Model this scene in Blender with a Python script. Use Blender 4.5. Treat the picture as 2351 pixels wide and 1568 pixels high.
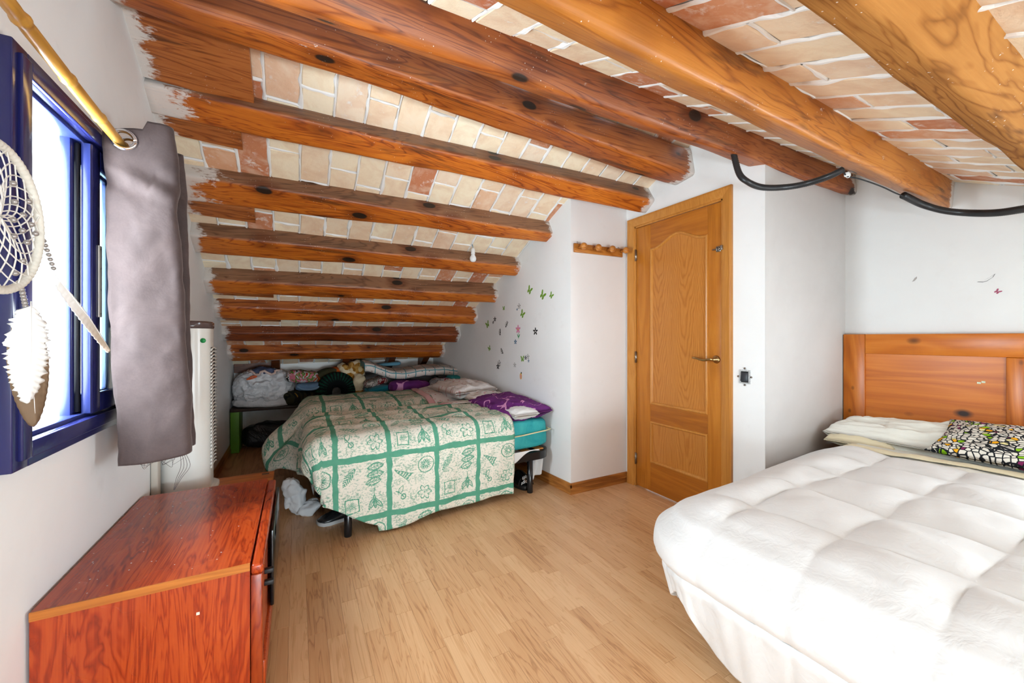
import bpy, bmesh, math, random
from mathutils import Vector, Matrix, noise as mnoise
R = random.Random(7)
pi = math.pi
for o in list(bpy.data.objects):
    bpy.data.objects.remove(o, do_unlink=True)
SC = bpy.context.scene
COL = SC.collection

# ------------------------------------------------------------------ camera
cam_d = bpy.data.cameras.new('camera')
cam = bpy.data.objects.new('camera', cam_d); COL.objects.link(cam)
cam_d.sensor_width = 36.0
cam_d.lens = 914.0 / 2351.0 * 36.0
cam_d.shift_y = -9.0 / 2351.0
cam_d.clip_start = 0.02
cam.location = (0, 0, 1.17)
cam.rotation_euler = (pi/2, 0, -math.atan(493.5/914.0))
SC.camera = cam

# ------------------------------------------------------------------ world, lights, exposure
SC.view_settings.view_transform = 'Standard'
SC.view_settings.look = 'None'
SC.view_settings.exposure = 0.36
SC.view_settings.gamma = 1.0
SC.view_settings.use_curve_mapping = False
SC.cycles.max_bounces = 7
SC.cycles.diffuse_bounces = 4
SC.cycles.glossy_bounces = 3
SC.cycles.transmission_bounces = 5
SC.cycles.use_adaptive_sampling = True
SC.cycles.adaptive_threshold = 0.06
SC.cycles.adaptive_min_samples = 24
SC.cycles.sample_clamp_indirect = 6.0
SC.cycles.caustics_reflective = False
SC.cycles.caustics_refractive = False
w = bpy.data.worlds.new('sky'); SC.world = w; w.use_nodes = True
w.cycles.sampling_method = 'NONE'
bg = w.node_tree.nodes['Background']
bg.inputs['Color'].default_value = (0.80, 0.92, 1.0, 1); bg.inputs['Strength'].default_value = 2.6

def area(name, loc, rot, sx, sy, power, color=(1, 1, 1)):
    d = bpy.data.lights.new(name, 'AREA'); d.shape = 'RECTANGLE'; d.size = sx; d.size_y = sy
    d.energy = power; d.color = color
    o = bpy.data.objects.new(name, d); COL.objects.link(o)
    o.location = loc; o.rotation_euler = rot
    return o
SKYC = (0.76, 0.91, 1.0)
# fill lamp added at an invented low eaves opening behind the camera
area('eaves_fill_lamp', (0.45, -1.84, 0.50), (pi/2, 0, 0), 1.8, 0.58, 80, SKYC)
# second added fill, at a made-up gable opening out of view
area('gable_fill_lamp', (3.36, -0.72, 0.86), (0, pi/2, 0), 0.66, 0.72, 50, SKYC)
# daylight in the open side window
area('side_window_daylight', (-0.86, 1.70, 1.36), (0, -pi/2, 0), 0.9, 0.66, 78, SKYC)

# ------------------------------------------------------------------ helpers
def tag(o, label=None, cat=None, group=None, kind=None):
    if label: o['label'] = label
    if cat: o['category'] = cat
    if group: o['group'] = group
    if kind: o['kind'] = kind
    return o

def empty(name, loc, label=None, cat=None, group=None, kind=None):
    o = bpy.data.objects.new(name, None); COL.objects.link(o); o.location = loc
    o.empty_display_size = 0.05
    return tag(o, label, cat, group, kind)

def root_of(o):
    while o.parent: o = o.parent
    return o

def add(name, vf, mat, parent=None, smooth=True, uv=None, loc=None, flat=False):
    """vf = (verts, faces) in world coordinates. Parts are stored relative to their thing's origin."""
    verts, faces = vf
    verts = [Vector(v) for v in verts]
    if parent is not None:
        off = root_of(parent).location.copy()
    elif loc is not None:
        off = Vector(loc)
    else:
        xs = [v.x for v in verts]; ys = [v.y for v in verts]; zs = [v.z for v in verts]
        off = Vector(((min(xs)+max(xs))/2, (min(ys)+max(ys))/2, min(zs)))
    me = bpy.data.meshes.new(name)
    me.from_pydata([v - off for v in verts], [], faces)
    me.update()
    if mat: me.materials.append(mat)
    if smooth and not flat:
        me.polygons.foreach_set('use_smooth', [True]*len(me.polygons))
    if uv:
        ul = me.uv_layers.new(name='UVMap')
        for p in me.polygons:
            for li in p.loop_indices:
                ul.data[li].uv = uv[me.loops[li].vertex_index]
    o = bpy.data.objects.new(name, me); COL.objects.link(o)
    if parent is not None: o.parent = parent
    else: o.location = off
    return o

def sharp(o, deg=35):
    me = o.data
    me.polygons.foreach_set('use_smooth', [True]*len(me.polygons))
    bm = bmesh.new(); bm.from_mesh(me)
    for e in bm.edges:
        if len(e.link_faces) == 2:
            e.smooth = e.calc_face_angle(0) < math.radians(deg)
    bm.to_mesh(me); bm.free()
    return o

def merge(*vfs):
    V, F = [], []
    for v, f in vfs:
        n = len(V); V += [tuple(q) for q in v]; F += [tuple(i+n for i in p) for p in f]
    return V, F

def xform(vf, M):
    return [tuple(M @ Vector(v)) for v in vf[0]], vf[1]

def frombm(bm):
    bm.verts.ensure_lookup_table()
    V = [tuple(v.co) for v in bm.verts]; F = [tuple(v.index for v in f.verts) for f in bm.faces]
    bm.free(); return V, F

def box(x0, x1, y0, y1, z0, z1, bev=0.0, seg=2):
    bm = bmesh.new(); bmesh.ops.create_cube(bm, size=1)
    for v in bm.verts:
        v.co = ((x0+x1)/2 + v.co.x*(x1-x0), (y0+y1)/2 + v.co.y*(y1-y0), (z0+z1)/2 + v.co.z*(z1-z0))
    if bev > 0:
        bmesh.ops.bevel(bm, geom=list(bm.edges), offset=bev, segments=seg, affect='EDGES', profile=0.5)
    bm.verts.index_update()
    return frombm(bm)

def prism(poly, z0, z1f):
    """vertical prism over an xy polygon (ccw); z1f gives the top height at each corner"""
    n = len(poly)
    V = [(x, y, z0) for x, y in poly] + [(x, y, z1f(x, y) if callable(z1f) else z1f) for x, y in poly]
    F = [tuple(range(n-1, -1, -1)), tuple(range(n, 2*n))]
    F += [(i, (i+1) % n, n+(i+1) % n, n+i) for i in range(n)]
    return V, F

def extrude(pts, vec):
    """closed 3-D polygon swept along vec"""
    n = len(pts); vec = Vector(vec)
    V = [tuple(p) for p in pts] + [tuple(Vector(p)+vec) for p in pts]
    F = [tuple(range(n-1, -1, -1)), tuple(range(n, 2*n))]
    F += [(i, (i+1) % n, n+(i+1) % n, n+i) for i in range(n)]
    return V, F

def tube(path, rad, seg=10, caps=True):
    path = [Vector(p) for p in path]; n = len(path)
    rads = rad if isinstance(rad, (list, tuple)) else [rad]*n
    V, F = [], []
    t0 = (path[1]-path[0]).normalized()
    up = Vector((0, 0, 1)) if abs(t0.z) < 0.9 else Vector((1, 0, 0))
    nrm = (up - t0*up.dot(t0)).normalized()
    for i, p in enumerate(path):
        t = (path[min(i+1, n-1)] - path[max(i-1, 0)]).normalized()
        nrm = (nrm - t*nrm.dot(t))
        nrm = nrm.normalized() if nrm.length > 1e-6 else t.orthogonal().normalized()
        b = t.cross(nrm)
        for k in range(seg):
            a = 2*pi*k/seg
            V.append(tuple(p + (nrm*math.cos(a) + b*math.sin(a))*rads[i]))
    for i in range(n-1):
        for k in range(seg):
            k2 = (k+1) % seg
            F.append((i*seg+k, i*seg+k2, (i+1)*seg+k2, (i+1)*seg+k))
    if caps:
        F.append(tuple(range(seg-1, -1, -1))); F.append(tuple((n-1)*seg+k for k in range(seg)))
    return V, F

def spline(pts, n=40):
    """Catmull-Rom through pts"""
    P = [Vector(p) for p in pts]; P = [2*P[0]-P[1]] + P + [2*P[-1]-P[-2]]
    out = []; m = len(P)-3
    for i in range(n+1):
        u = i/n*m; k = min(int(u), m-1); t = u-k
        a, b, c, d = P[k:k+4]
        out.append(0.5*((2*b) + (c-a)*t + (2*a-5*b+4*c-d)*t*t + (3*b-a-3*c+d)*t**3))
    return out

def lathe(profile, center=(0, 0, 0), seg=20, axis='Z'):
    """profile = [(r, h)]"""
    V, F = [], []; n = len(profile)
    for r, hh in profile:
        for k in range(seg):
            a = 2*pi*k/seg; c, s = r*math.cos(a), r*math.sin(a)
            if axis == 'Z': v = (c, s, hh)
            elif axis == 'X': v = (hh, c, s)
            else: v = (c, hh, s)
            V.append((v[0]+center[0], v[1]+center[1], v[2]+center[2]))
    for i in range(n-1):
        for k in range(seg):
            k2 = (k+1) % seg
            F.append((i*seg+k, i*seg+k2, (i+1)*seg+k2, (i+1)*seg+k))
    F.append(tuple(range(seg-1, -1, -1))); F.append(tuple((n-1)*seg+k for k in range(seg)))
    return V, F

def gridsurf(fn, nu, nv, wrapu=False):
    """fn(i/nu, j/nv) -> point; returns verts, faces, uvs"""
    V, U = [], []
    for i in range(nu+1):
        for j in range(nv+1):
            V.append(tuple(fn(i/nu, j/nv))); U.append((i/nu, j/nv))
    F = []
    for i in range(nu):
        for j in range(nv):
            a = i*(nv+1)+j
            F.append((a, a+nv+1, a+nv+2, a+1))
    return V, F, U

def nz(x, y, z=0.0):
    return mnoise.noise(Vector((x, y, z)))

def fbm(x, y, z=0.0, o=4):
    return mnoise.fractal(Vector((x, y, z)), 1.0, 2.0, o)

def solidify(o, th, offset=-1):
    m = o.modifiers.new('solid', 'SOLIDIFY'); m.thickness = th; m.offset = offset
    return o

def subsurf(o, n=1):
    m = o.modifiers.new('sub', 'SUBSURF'); m.levels = n; m.render_levels = n
    return o

def smoothstep(a, b, x):
    t = max(0.0, min(1.0, (x-a)/(b-a))); return t*t*(3-2*t)

def lerp(a, b, t): return a + (b-a)*t

# ------------------------------------------------------------------ node expressions
class Ex:
    nt = None
    def __init__(s, sock): s.s = sock
    @staticmethod
    def m(op, a, b=None, c=None):
        n = Ex.nt.nodes.new('ShaderNodeMath'); n.operation = op
        for i, q in enumerate((a, b, c)):
            if q is None: continue
            if isinstance(q, Ex): Ex.nt.links.new(q.s, n.inputs[i])
            else: n.inputs[i].default_value = float(q)
        return Ex(n.outputs[0])
    def __add__(s, o): return Ex.m('ADD', s, o)
    __radd__ = __add__
    def __sub__(s, o): return Ex.m('SUBTRACT', s, o)
    def __rsub__(s, o): return Ex.m('SUBTRACT', o, s)
    def __mul__(s, o): return Ex.m('MULTIPLY', s, o)
    __rmul__ = __mul__
    def __truediv__(s, o): return Ex.m('DIVIDE', s, o)
    def __lt__(s, o): return Ex.m('LESS_THAN', s, o)
    def __gt__(s, o): return Ex.m('GREATER_THAN', s, o)
def ab(a): return Ex.m('ABSOLUTE', a)
def mx(a, b): return Ex.m('MAXIMUM', a, b)
def mn(a, b): return Ex.m('MINIMUM', a, b)
def sn(a): return Ex.m('SINE', a)
def cs(a): return Ex.m('COSINE', a)
def fl(a): return Ex.m('FLOOR', a)
def fr(a): return Ex.m('FRACT', a)
def sq(a): return Ex.m('SQRT', a)
def at2(a, b): return Ex.m('ARCTAN2', a, b)
def mod(a, b): return Ex.m('FLOORED_MODULO', a, b)
def clamp(a): return mx(mn(a, 1.0), 0.0)
def ramp01(a, lo, hi): return clamp((a - lo) / (hi - lo))
def length(a, b): return sq(a*a + b*b)

class Mat:
    def __init__(s, name, rough=0.6, spec=0.4):
        s.m = bpy.data.materials.new(name); s.m.use_nodes = True
        s.nt = s.m.node_tree; Ex.nt = s.nt
        s.b = s.nt.nodes['Principled BSDF']
        s.b.inputs['Roughness'].default_value = rough
        s.b.inputs['Specular IOR Level'].default_value = spec
    def n(s, t, **kw):
        n = s.nt.nodes.new(t)
        for k, v in kw.items():
            if hasattr(n, k) and k not in ('inputs',): setattr(n, k, v)
        return n
    def link(s, a, b):
        s.nt.links.new(a.s if isinstance(a, Ex) else a, b)
    def coord(s, which='Object', scale=(1, 1, 1), loc=(0, 0, 0), rot=(0, 0, 0), rnd=0.0):
        tc = s.n('ShaderNodeTexCoord'); src = tc.outputs[which]
        if rnd:
            oi = s.n('ShaderNodeObjectInfo')
            mu = s.n('ShaderNodeMath', operation='MULTIPLY'); s.link(oi.outputs['Random'], mu.inputs[0]); mu.inputs[1].default_value = rnd
            va = s.n('ShaderNodeVectorMath', operation='ADD'); s.link(src, va.inputs[0]); s.link(mu.outputs[0], va.inputs[1]); src = va.outputs[0]
        mp = s.n('ShaderNodeMapping'); mp.inputs['Scale'].default_value = scale
        mp.inputs['Location'].default_value = loc; mp.inputs['Rotation'].default_value = rot
        s.link(src, mp.inputs['Vector']); return mp.outputs['Vector']
    def noise(s, vec, scale=5, detail=4, rough=0.55, dist=0.0):
        n = s.n('ShaderNodeTexNoise'); s.link(vec, n.inputs['Vector'])
        n.inputs['Scale'].default_value = scale; n.inputs['Detail'].default_value = detail
        n.inputs['Roughness'].default_value = rough; n.inputs['Distortion'].default_value = dist
        return Ex(n.outputs['Fac'])
    def voronoi(s, vec, scale=5, feature='F1', rnd=1.0):
        n = s.n('ShaderNodeTexVoronoi', feature=feature); s.link(vec, n.inputs['Vector'])
        n.inputs['Scale'].default_value = scale; n.inputs['Randomness'].default_value = rnd
        return n
    def sep(s, vec):
        n = s.n('ShaderNodeSeparateXYZ'); s.link(vec, n.inputs[0])
        return Ex(n.outputs[0]), Ex(n.outputs[1]), Ex(n.outputs[2])
    def comb(s, x, y, z=0.0):
        n = s.n('ShaderNodeCombineXYZ')
        for i, q in enumerate((x, y, z)):
            if isinstance(q, Ex): s.link(q, n.inputs[i])
            else: n.inputs[i].default_value = q
        return n.outputs[0]
    def ramp(s, fac, stops, interp='LINEAR'):
        n = s.n('ShaderNodeValToRGB'); cr = n.color_ramp; cr.interpolation = interp
        while len(cr.elements) < len(stops): cr.elements.new(0.5)
        for e, (p, c) in zip(cr.elements, stops):
            e.position = p; e.color = (*c, 1) if len(c) == 3 else c
        s.link(fac, n.inputs['Fac']); return n.outputs['Color']
    def mix(s, fac, a, b, mode='MIX'):
        n = s.n('ShaderNodeMix', data_type='RGBA', blend_type=mode)
        if isinstance(fac, (int, float)): n.inputs[0].default_value = fac
        else: s.link(fac, n.inputs[0])
        for i, q in ((6, a), (7, b)):
            if isinstance(q, tuple): n.inputs[i].default_value = (*q, 1) if len(q) == 3 else q
            else: s.link(q, n.inputs[i])
        return n.outputs[2]
    def col(s, c):
        if isinstance(c, tuple): s.b.inputs['Base Color'].default_value = (*c, 1)
        else: s.link(c, s.b.inputs['Base Color'])
        return s
    def rough(s, r): s.link(r, s.b.inputs['Roughness']); return s
    def bump(s, hgt, strength=0.3, dist=0.01):
        n = s.n('ShaderNodeBump'); n.inputs['Strength'].default_value = strength; n.inputs['Distance'].default_value = dist
        s.link(hgt, n.inputs['Height']); s.link(n.outputs[0], s.b.inputs['Normal']); return s
    def attr(s, name):
        n = s.n('ShaderNodeAttribute'); n.attribute_name = name; return Ex(n.outputs['Fac'])

def srgb(r, g, b):
    f = lambda c: (c/255/12.92) if c/255 <= 0.04045 else ((c/255+0.055)/1.055)**2.4
    return (f(r), f(g), f(b))

def plain(name, c, rough=0.6, metal=0.0, spec=0.4, var=0.0, scale=8, bump=0.0):
    m = Mat(name, rough, spec); m.b.inputs['Metallic'].default_value = metal
    v = m.coord(); f = m.noise(v, scale, 4)
    k = var if var else 0.06
    m.col(m.mix(f, tuple(q*(1-k) for q in c), tuple(min(1, q*(1+k)) for q in c)))
    if bump: m.bump(f, bump, 0.01)
    return m.m

def wood(name, dark, mid, light, axis=0, scale=1.0, rough=0.4, ring=9.0, rnd=0.0, knots=0.0, bump=0.06, fine=0.5, coat=0.0, contrast=1.0):
    m = Mat(name, rough, 0.4)
    sc = [scale*6.0]*3; sc[axis] = scale*0.55
    v = m.coord('Object', tuple(sc), rnd=rnd)
    n1 = m.noise(v, 1.0, 3, 0.5, 0.6)
    rings = fr(n1*ring)
    rings = ab(rings - 0.5)*2.0
    sf = [scale*120.0]*3; sf[axis] = scale*3.0
    n2 = m.noise(m.coord('Object', tuple(sf), rnd=rnd), 1.0, 2, 0.6)
    n3 = m.noise(m.coord('Object', tuple(q*0.25 for q in sc), rnd=rnd*1.7), 1.0, 2)
    fac = rings*(0.38*contrast) + n2*fine*0.62 + (n3-0.5)*0.7 + (0.10 if contrast >= 1 else 0.2)
    c = m.ramp(fac, [(0.1, dark), (0.5, mid), (0.92, light)])
    if knots:
        kv = m.voronoi(m.coord('Object', tuple((3.2 if i == axis else 5.0)*knots for i in range(3)), rnd=rnd), 1.0)
        kd = Ex(kv.outputs['Distance'])
        c = m.mix(ramp01(kd, 0.16, 0.07), c, (0.035, 0.014, 0.006))
    m.col(c)
    if coat: m.b.inputs['Coat Weight'].default_value = coat; m.b.inputs['Coat Roughness'].default_value = 0.15
    return m.m
# ================================================================== THE ROOM
XL, XD, XH = -0.60, 2.36, 3.31          # window wall, door wall, headboard wall
YB, YN, YR, YF = 5.20, 2.41, 1.317, -1.80  # back wall, hook wall, recess wall, wall behind the camera
def zfront(x, y): return 1.701 + 0.45*y
def zback(x, y):
    a = 2.37 - 0.534*(y-2.38); b = 2.313 - 0.464*(y-2.178); k = (x+0.6)/2.96
    return a + (b-a)*k
def zroof(x, y): return min(zfront(x, y), zback(x, y))
def ridge_y(x):
    lo, hi = 1.0, 2.6
    for _ in range(40):
        m_ = (lo+hi)/2
        if zfront(x, m_) < zback(x, m_): lo = m_
        else: hi = m_
    return lo
def xsticker(y): return 1.80 - 0.07*(y-YN)

# ---- materials of the shell
def plaster(name, base, warm, seed=0.0):
    m = Mat(name, 0.85, 0.2)
    v = m.coord('Object', (1, 1, 1), (seed, seed*2, 0))
    a = m.noise(v, 1.6, 5, 0.6, 0.4); b = m.noise(v, 9, 4, 0.6)
    c = m.mix(ramp01(a, 0.35, 0.7), base, warm)
    c = m.mix(ramp01(b, 0.62, 0.80)*0.25, c, (0.66, 0.63, 0.60))
    m.col(c)
    return m.m
M_wall = plaster('white_plaster', (0.85, 0.85, 0.845), (0.81, 0.80, 0.79))
M_wall2 = plaster('pinkish_plaster', (0.81, 0.785, 0.77), (0.77, 0.735, 0.72), 3.0)
M_wall3 = plaster('grey_bare_plaster', (0.60, 0.57, 0.55), (0.54, 0.505, 0.485), 5.0)
M_wall4 = plaster('warm_white_plaster', (0.76, 0.755, 0.74), (0.72, 0.70, 0.685), 9.0)
M_mortar = plaster('lime_mortar', (0.87, 0.865, 0.855), (0.80, 0.78, 0.75), 7.0)

def struct(name, vf, mat, smooth=False):
    return tag(add(name, vf, mat, smooth=smooth), kind='structure')

# ---- floor: base slab and oak laminate strips
def oak():
    m = Mat('oak_laminate', 0.32, 0.45)
    v = m.coord('Object', (26, 1.7, 26), rnd=37.0)
    n1 = m.noise(v, 1.0, 3, 0.5, 1.2)
    g = ab(fr(n1*5.0) - 0.5)*2.0
    f = m.noise(m.coord('Object', (170, 5, 60), rnd=37.0), 1.0, 2)
    oi = m.n('ShaderNodeObjectInfo'); r = Ex(oi.outputs['Random'])
    fac = ramp01(g, 0.0, 0.35)*0.34 + f*0.42 + (r-0.5)*0.38 + 0.14
    m.col(m.ramp(fac, [(0.05, srgb(160, 110, 70)), (0.45, srgb(203, 154, 108)), (0.95, srgb(224, 181, 136))]))
    return m.m
M_oak = oak()
M_gap = plain('laminate_joint', srgb(150, 104, 66), 0.6)
floor = struct('floor', box(XL-0.3, XH+0.1, YF-0.1, YB+0.1, -0.08, -0.0035), wood('oak_base', srgb(150, 104, 66), srgb(195, 146, 100), srgb(215, 170, 125), 1, 1.0, 0.35))
PW, PL = 0.066, 0.40
def plank_mesh(L, i):
    me = bpy.data.meshes.new('plank')
    V, F = box(-PW/2+0.0002, PW/2-0.0002, -L/2+0.0003, L/2-0.0003, -0.004, 0.0, 0.0006, 1)
    me.from_pydata(V, [], F); me.materials.append(M_oak); me.update(); return me
pms = {}
nplank = 0
row = 0
x = -0.26
while x < XD - 0.02:
    yoff = (row*0.137 + R.random()*0.09) % PL
    y = 0.50 - yoff
    ymax = 2.40 if x > 1.79 else 3.55
    while y < ymax:
        L = (PL*0.78, PL, PL*1.15)[R.randrange(3)]
        y1 = y + L
        seen = not (x > 1.55 and y1 < 1.22) and y1 > 0.55 and not (x < -0.12 and y1 < 2.9) and not (x > 1.05 and y1 < 0.75)
        if seen and nplank < 298:
            key = round(L, 3)
            if key not in pms: pms[key] = plank_mesh(L, len(pms))
            o = bpy.data.objects.new('plank', pms[key]); COL.objects.link(o)
            o.parent = floor; o.location = Vector((x, y+L/2, 0)) - floor.location
            nplank += 1
        y = y1
    x += PW; row += 1

# ---- walls
def yz_wall(name, ys, x0, th, z0f, z1f, mat):
    """slab in the YZ plane at x0, thickness th; ys sorted"""
    pts = [(x0, y, z0f(y) if callable(z0f) else z0f) for y in ys] + [(x0, y, z1f(y) if callable(z1f) else z1f) for y in reversed(ys)]
    return extrude(pts, (th, 0, 0))
WY0, WY1, WZ0, WZ1 = 1.40, 2.12, 0.895, 1.82
top = lambda y: zroof(XL, y) + 0.03
rl = ridge_y(XL)
struct('wall_left', merge(
    yz_wall('', [YF, WY0], XL, -0.34, -0.05, top, M_wall),
    yz_wall('', [WY0, WY1], XL, -0.34, -0.05, WZ0, M_wall),
    yz_wall('', [WY0, rl, WY1], XL, -0.34, WZ1, top, M_wall),
    yz_wall('', [WY1, YB], XL, -0.34, -0.05, top, M_wall)), M_wall)
struct('wall_right', prism([(1.80, YN), (2.48, YN), (2.48, YB), (xsticker(YB), YB)], -0.05, lambda x, y: zroof(x, y)+0.03), M_wall)
# hook wall: a thin skim of pinkish plaster in front of the same block
struct('wall_nook', box(1.801, XD, YN-0.002, YN+0.01, 0.0, 2.2), M_wall2)
rd = ridge_y(XD)
topd = lambda y: zroof(XD, y) + 0.03
DY0, DY1, DZ = 1.575, 2.318, 2.045
struct('wall_door', merge(
    yz_wall('', [YR+0.002, DY0], XD, 0.12, -0.05, topd, M_wall),
    yz_wall('', [DY0, rd, DY1], XD, 0.12, DZ, topd, M_wall),
    yz_wall('', [DY1, YN], XD, 0.12, -0.05, topd, M_wall)), M_wall)
struct('wall_recess', prism([(XD+0.001, YR), (XH, YR), (XH, YR+0.14), (XD+0.12, YR+0.14), (XD+0.12, YR+0.01), (XD+0.001, YR+0.01)], -0.05, lambda x, y: zfront(x, y)+0.03), M_wall3)
th_ = lambda y: zfront(0, y)+0.03
struct('wall_head', merge(yz_wall('', [YF, -1.08], XH, 0.12, -0.05, th_, M_wall), yz_wall('', [-1.08, -0.36], XH, 0.12, -0.05, 0.53, M_wall),
    yz_wall('', [-1.08, -0.36], XH, 0.12, 1.19, th_, M_wall), yz_wall('', [-0.36, YR+0.14], XH, 0.12, -0.05, th_, M_wall)), M_wall4)
struct('wall_back', prism([(XL, YB), (2.48, YB), (2.48, YB+0.1), (XL, YB+0.1)], -0.05, lambda x, y: zback(x, YB)+0.03), M_wall)
zf_ = zfront(0, YF)+0.03
struct('wall_front', merge(box(XL, -0.45, YF-0.1, YF, -0.05, zf_), box(1.35, XH, YF-0.1, YF, -0.05, zf_), box(-0.45, 1.35, YF-0.1, YF, -0.05, 0.21), box(-0.45, 1.35, YF-0.1, YF, 0.79, zf_)), M_wall)
M_lining = plain('white_lining', (0.8, 0.8, 0.8), 0.4)
struct('window_2_added', merge(box(-0.46, -0.42, YF-0.06, YF+0.01, 0.20, 0.80), box(1.32, 1.36, YF-0.06, YF+0.01, 0.20, 0.80), box(-0.42, 1.32, YF-0.06, YF+0.01, 0.20, 0.235), box(-0.42, 1.32, YF-0.06, YF+0.01, 0.765, 0.80), box(0.43, 0.47, YF-0.06, YF+0.01, 0.235, 0.765)), M_lining)  # unseen window, added as the opening for the eaves fill
struct('window_3_added', merge(box(XH-0.01, XH+0.06, -1.09, -1.05, 0.52, 1.20), box(XH-0.01, XH+0.06, -0.39, -0.35, 0.52, 1.20), box(XH-0.01, XH+0.06, -1.05, -0.39, 0.52, 0.555), box(XH-0.01, XH+0.06, -1.05, -0.39, 1.165, 1.20)), M_lining)  # invented window out of view, added to let the gable fill in

# ---- ceiling: mortar slabs, bricks
def slab(name, corners, th, mat):
    V = [tuple(c) for c in corners] + [(c[0], c[1], c[2]+th) for c in corners]
    F = [(3, 2, 1, 0), (4, 5, 6, 7), (0, 1, 5, 4), (1, 2, 6, 5), (2, 3, 7, 6), (3, 0, 4, 7)]
    return struct(name, (V, F), mat)
REC = 0.006
rb0, rb1 = ridge_y(XL), ridge_y(XH)
def back_slab(nx=16, ny=20):
    V, F = [], []
    for lay_ in (0, 1):
        for i in range(nx+1):
            x_ = lerp(XL-0.1, 2.6, i/nx); r_ = ridge_y(x_)
            for j in range(ny+1):
                y_ = lerp(r_, YB+0.1, j/ny); V.append((x_, y_, zback(x_, y_)+REC+0.10*lay_))
    n = (nx+1)*(ny+1)
    for i in range(nx):
        for j in range(ny):
            a = i*(ny+1)+j
            F.append((a, a+1, a+ny+2, a+ny+1)); F.append((n+a, n+a+ny+1, n+a+ny+2, n+a+1))
    for j in range(ny):
        for a, b in ((j, j+1), (nx*(ny+1)+j+1, nx*(ny+1)+j)): F.append((a, n+a, n+b, b))
    for i in range(nx):
        for a, b in (((i+1)*(ny+1), i*(ny+1)), (i*(ny+1)+ny, (i+1)*(ny+1)+ny)): F.append((a, n+a, n+b, b))
    return V, F
ceil_back = struct('ceiling', back_slab(), M_mortar)
def front_piece(x0, x1, y0, y1):
    zz = lambda y: zfront(0, y)+REC
    V = [(x0, y0, zz(y0)), (x1, y0, zz(y0)), (x1, y1, zz(y1)), (x0, y1, zz(y1))]
    V += [(a, b, c+0.10) for a, b, c in V]
    return V, [(3, 2, 1, 0), (4, 5, 6, 7), (0, 1, 5, 4), (1, 2, 6, 5), (2, 3, 7, 6), (3, 0, 4, 7)]
ceil_front = struct('ceiling', merge(front_piece(XL-0.1, XH+0.1, YF-0.1, 1.70), front_piece(XL-0.1, 2.3, 1.70, 1.80)), M_mortar)

def brick_mat():
    m = Mat('terracotta_brick', 0.8, 0.25)
    oi = m.n('ShaderNodeObjectInfo'); r = Ex(oi.outputs['Random'])
    base = m.ramp(r, [(0.0, srgb(246, 232, 204)), (0.25, srgb(242, 224, 194)), (0.45, srgb(238, 214, 184)), (0.62, srgb(232, 204, 174)),
                      (0.72, srgb(238, 218, 194)), (0.80, srgb(226, 180, 144)), (0.89, srgb(206, 142, 104)), (1.0, srgb(184, 106, 70))])
    v = m.coord('Object', (1, 1, 1), rnd=23.0)
    a = m.noise(v, 9, 5, 0.6, 0.5); b = m.noise(v, 26, 4, 0.65)
    c = m.mix(ramp01(a, 0.45, 0.75)*0.40, base, srgb(204, 150, 112))
    c = m.mix(ramp01(a, 0.50, 0.28)*0.45, c, srgb(240, 226, 204))
    wh = ramp01(b + (r-0.5)*0.18, 0.60, 0.72)*ramp01(a, 0.45, 0.6)
    c = m.mix(wh*0.75, c, (0.82, 0.80, 0.77))
    m.col(c); m.bump(b, 0.4, 0.006)
    return m.m
M_brick = brick_mat()
BW, BL = 0.157, 0.300
def brick_mesh(seed):
    rr = random.Random(seed); me = bpy.data.meshes.new('brick')
    bm = bmesh.new(); bmesh.ops.create_cube(bm, size=1)
    for v in bm.verts:
        v.co = (v.co.x*(BW-0.011), v.co.y*(BL-0.011), v.co.z*0.030)
        v.co += Vector((rr.uniform(-.003, .003), rr.uniform(-.004, .004), rr.uniform(-.0015, .0015)))
    bmesh.ops.bevel(bm, geom=list(bm.edges), offset=0.004, segments=1, affect='EDGES')
    bm.to_mesh(me); bm.free(); me.materials.append(M_brick); return me
BM = [brick_mesh(k) for k in range(6)]
joints = {0: [], 1: []}
def lay(parent, which, x, y, x_dir, ramp):
    zf = zfront if which else zback
    e = 0.02
    tx = Vector((2*e, 0, zf(x+e, y)-zf(x-e, y))).normalized()
    ty = Vector((0, 2*e, zf(x, y+e)-zf(x, y-e))).normalized()
    n_ = tx.cross(ty).normalized()
    o = bpy.data.objects.new('brick', BM[R.randrange(6)]); COL.objects.link(o)
    Mx = Matrix((tx, ty, n_)).transposed().to_4x4()
    ang = R.uniform(-0.012, 0.012)
    Mx = Mx @ Matrix.Rotation(ang + (pi if R.random() < .5 else 0), 4, 'Z')
    Mx.translation = Vector((x, y, zf(x, y))) + n_*(0.015 + R.uniform(-0.003, 0.0025)) - parent.location
    o.parent = parent; o.matrix_local = Mx
def slope_cos(which): return 1/math.sqrt(1+(0.45 if which else 0.5)**2)
cnt = {0: 0, 1: 0}
cb = slope_cos(0); dy = BL*cb
i = 0; xc = -0.141 + BW/2 - 3*BW
while xc < 2.42:
    off = (0.5 if i % 2 else 0.0) + R.uniform(-0.12, 0.12)
    y = ridge_y(xc) + 0.02 - off*dy
    ymax = YB if xc < 1.75 else 2.7
    joints[0].append(('c', xc+BW/2, ridge_y(xc), ymax))
    while y < ymax:
        yc = y + dy/2
        if yc > ridge_y(xc)-0.03 and (xc > -0.66) and (xc < 1.88 or yc < 2.60):
            lay(ceil_back, 0, xc, yc, 1, 0); cnt[0] += 1
            joints[0].append(('x', xc, y, 0))
        y += dy
    xc += BW; i += 1
cb = slope_cos(1); dy = BL*cb
i = 0; xc = 0.15
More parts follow.
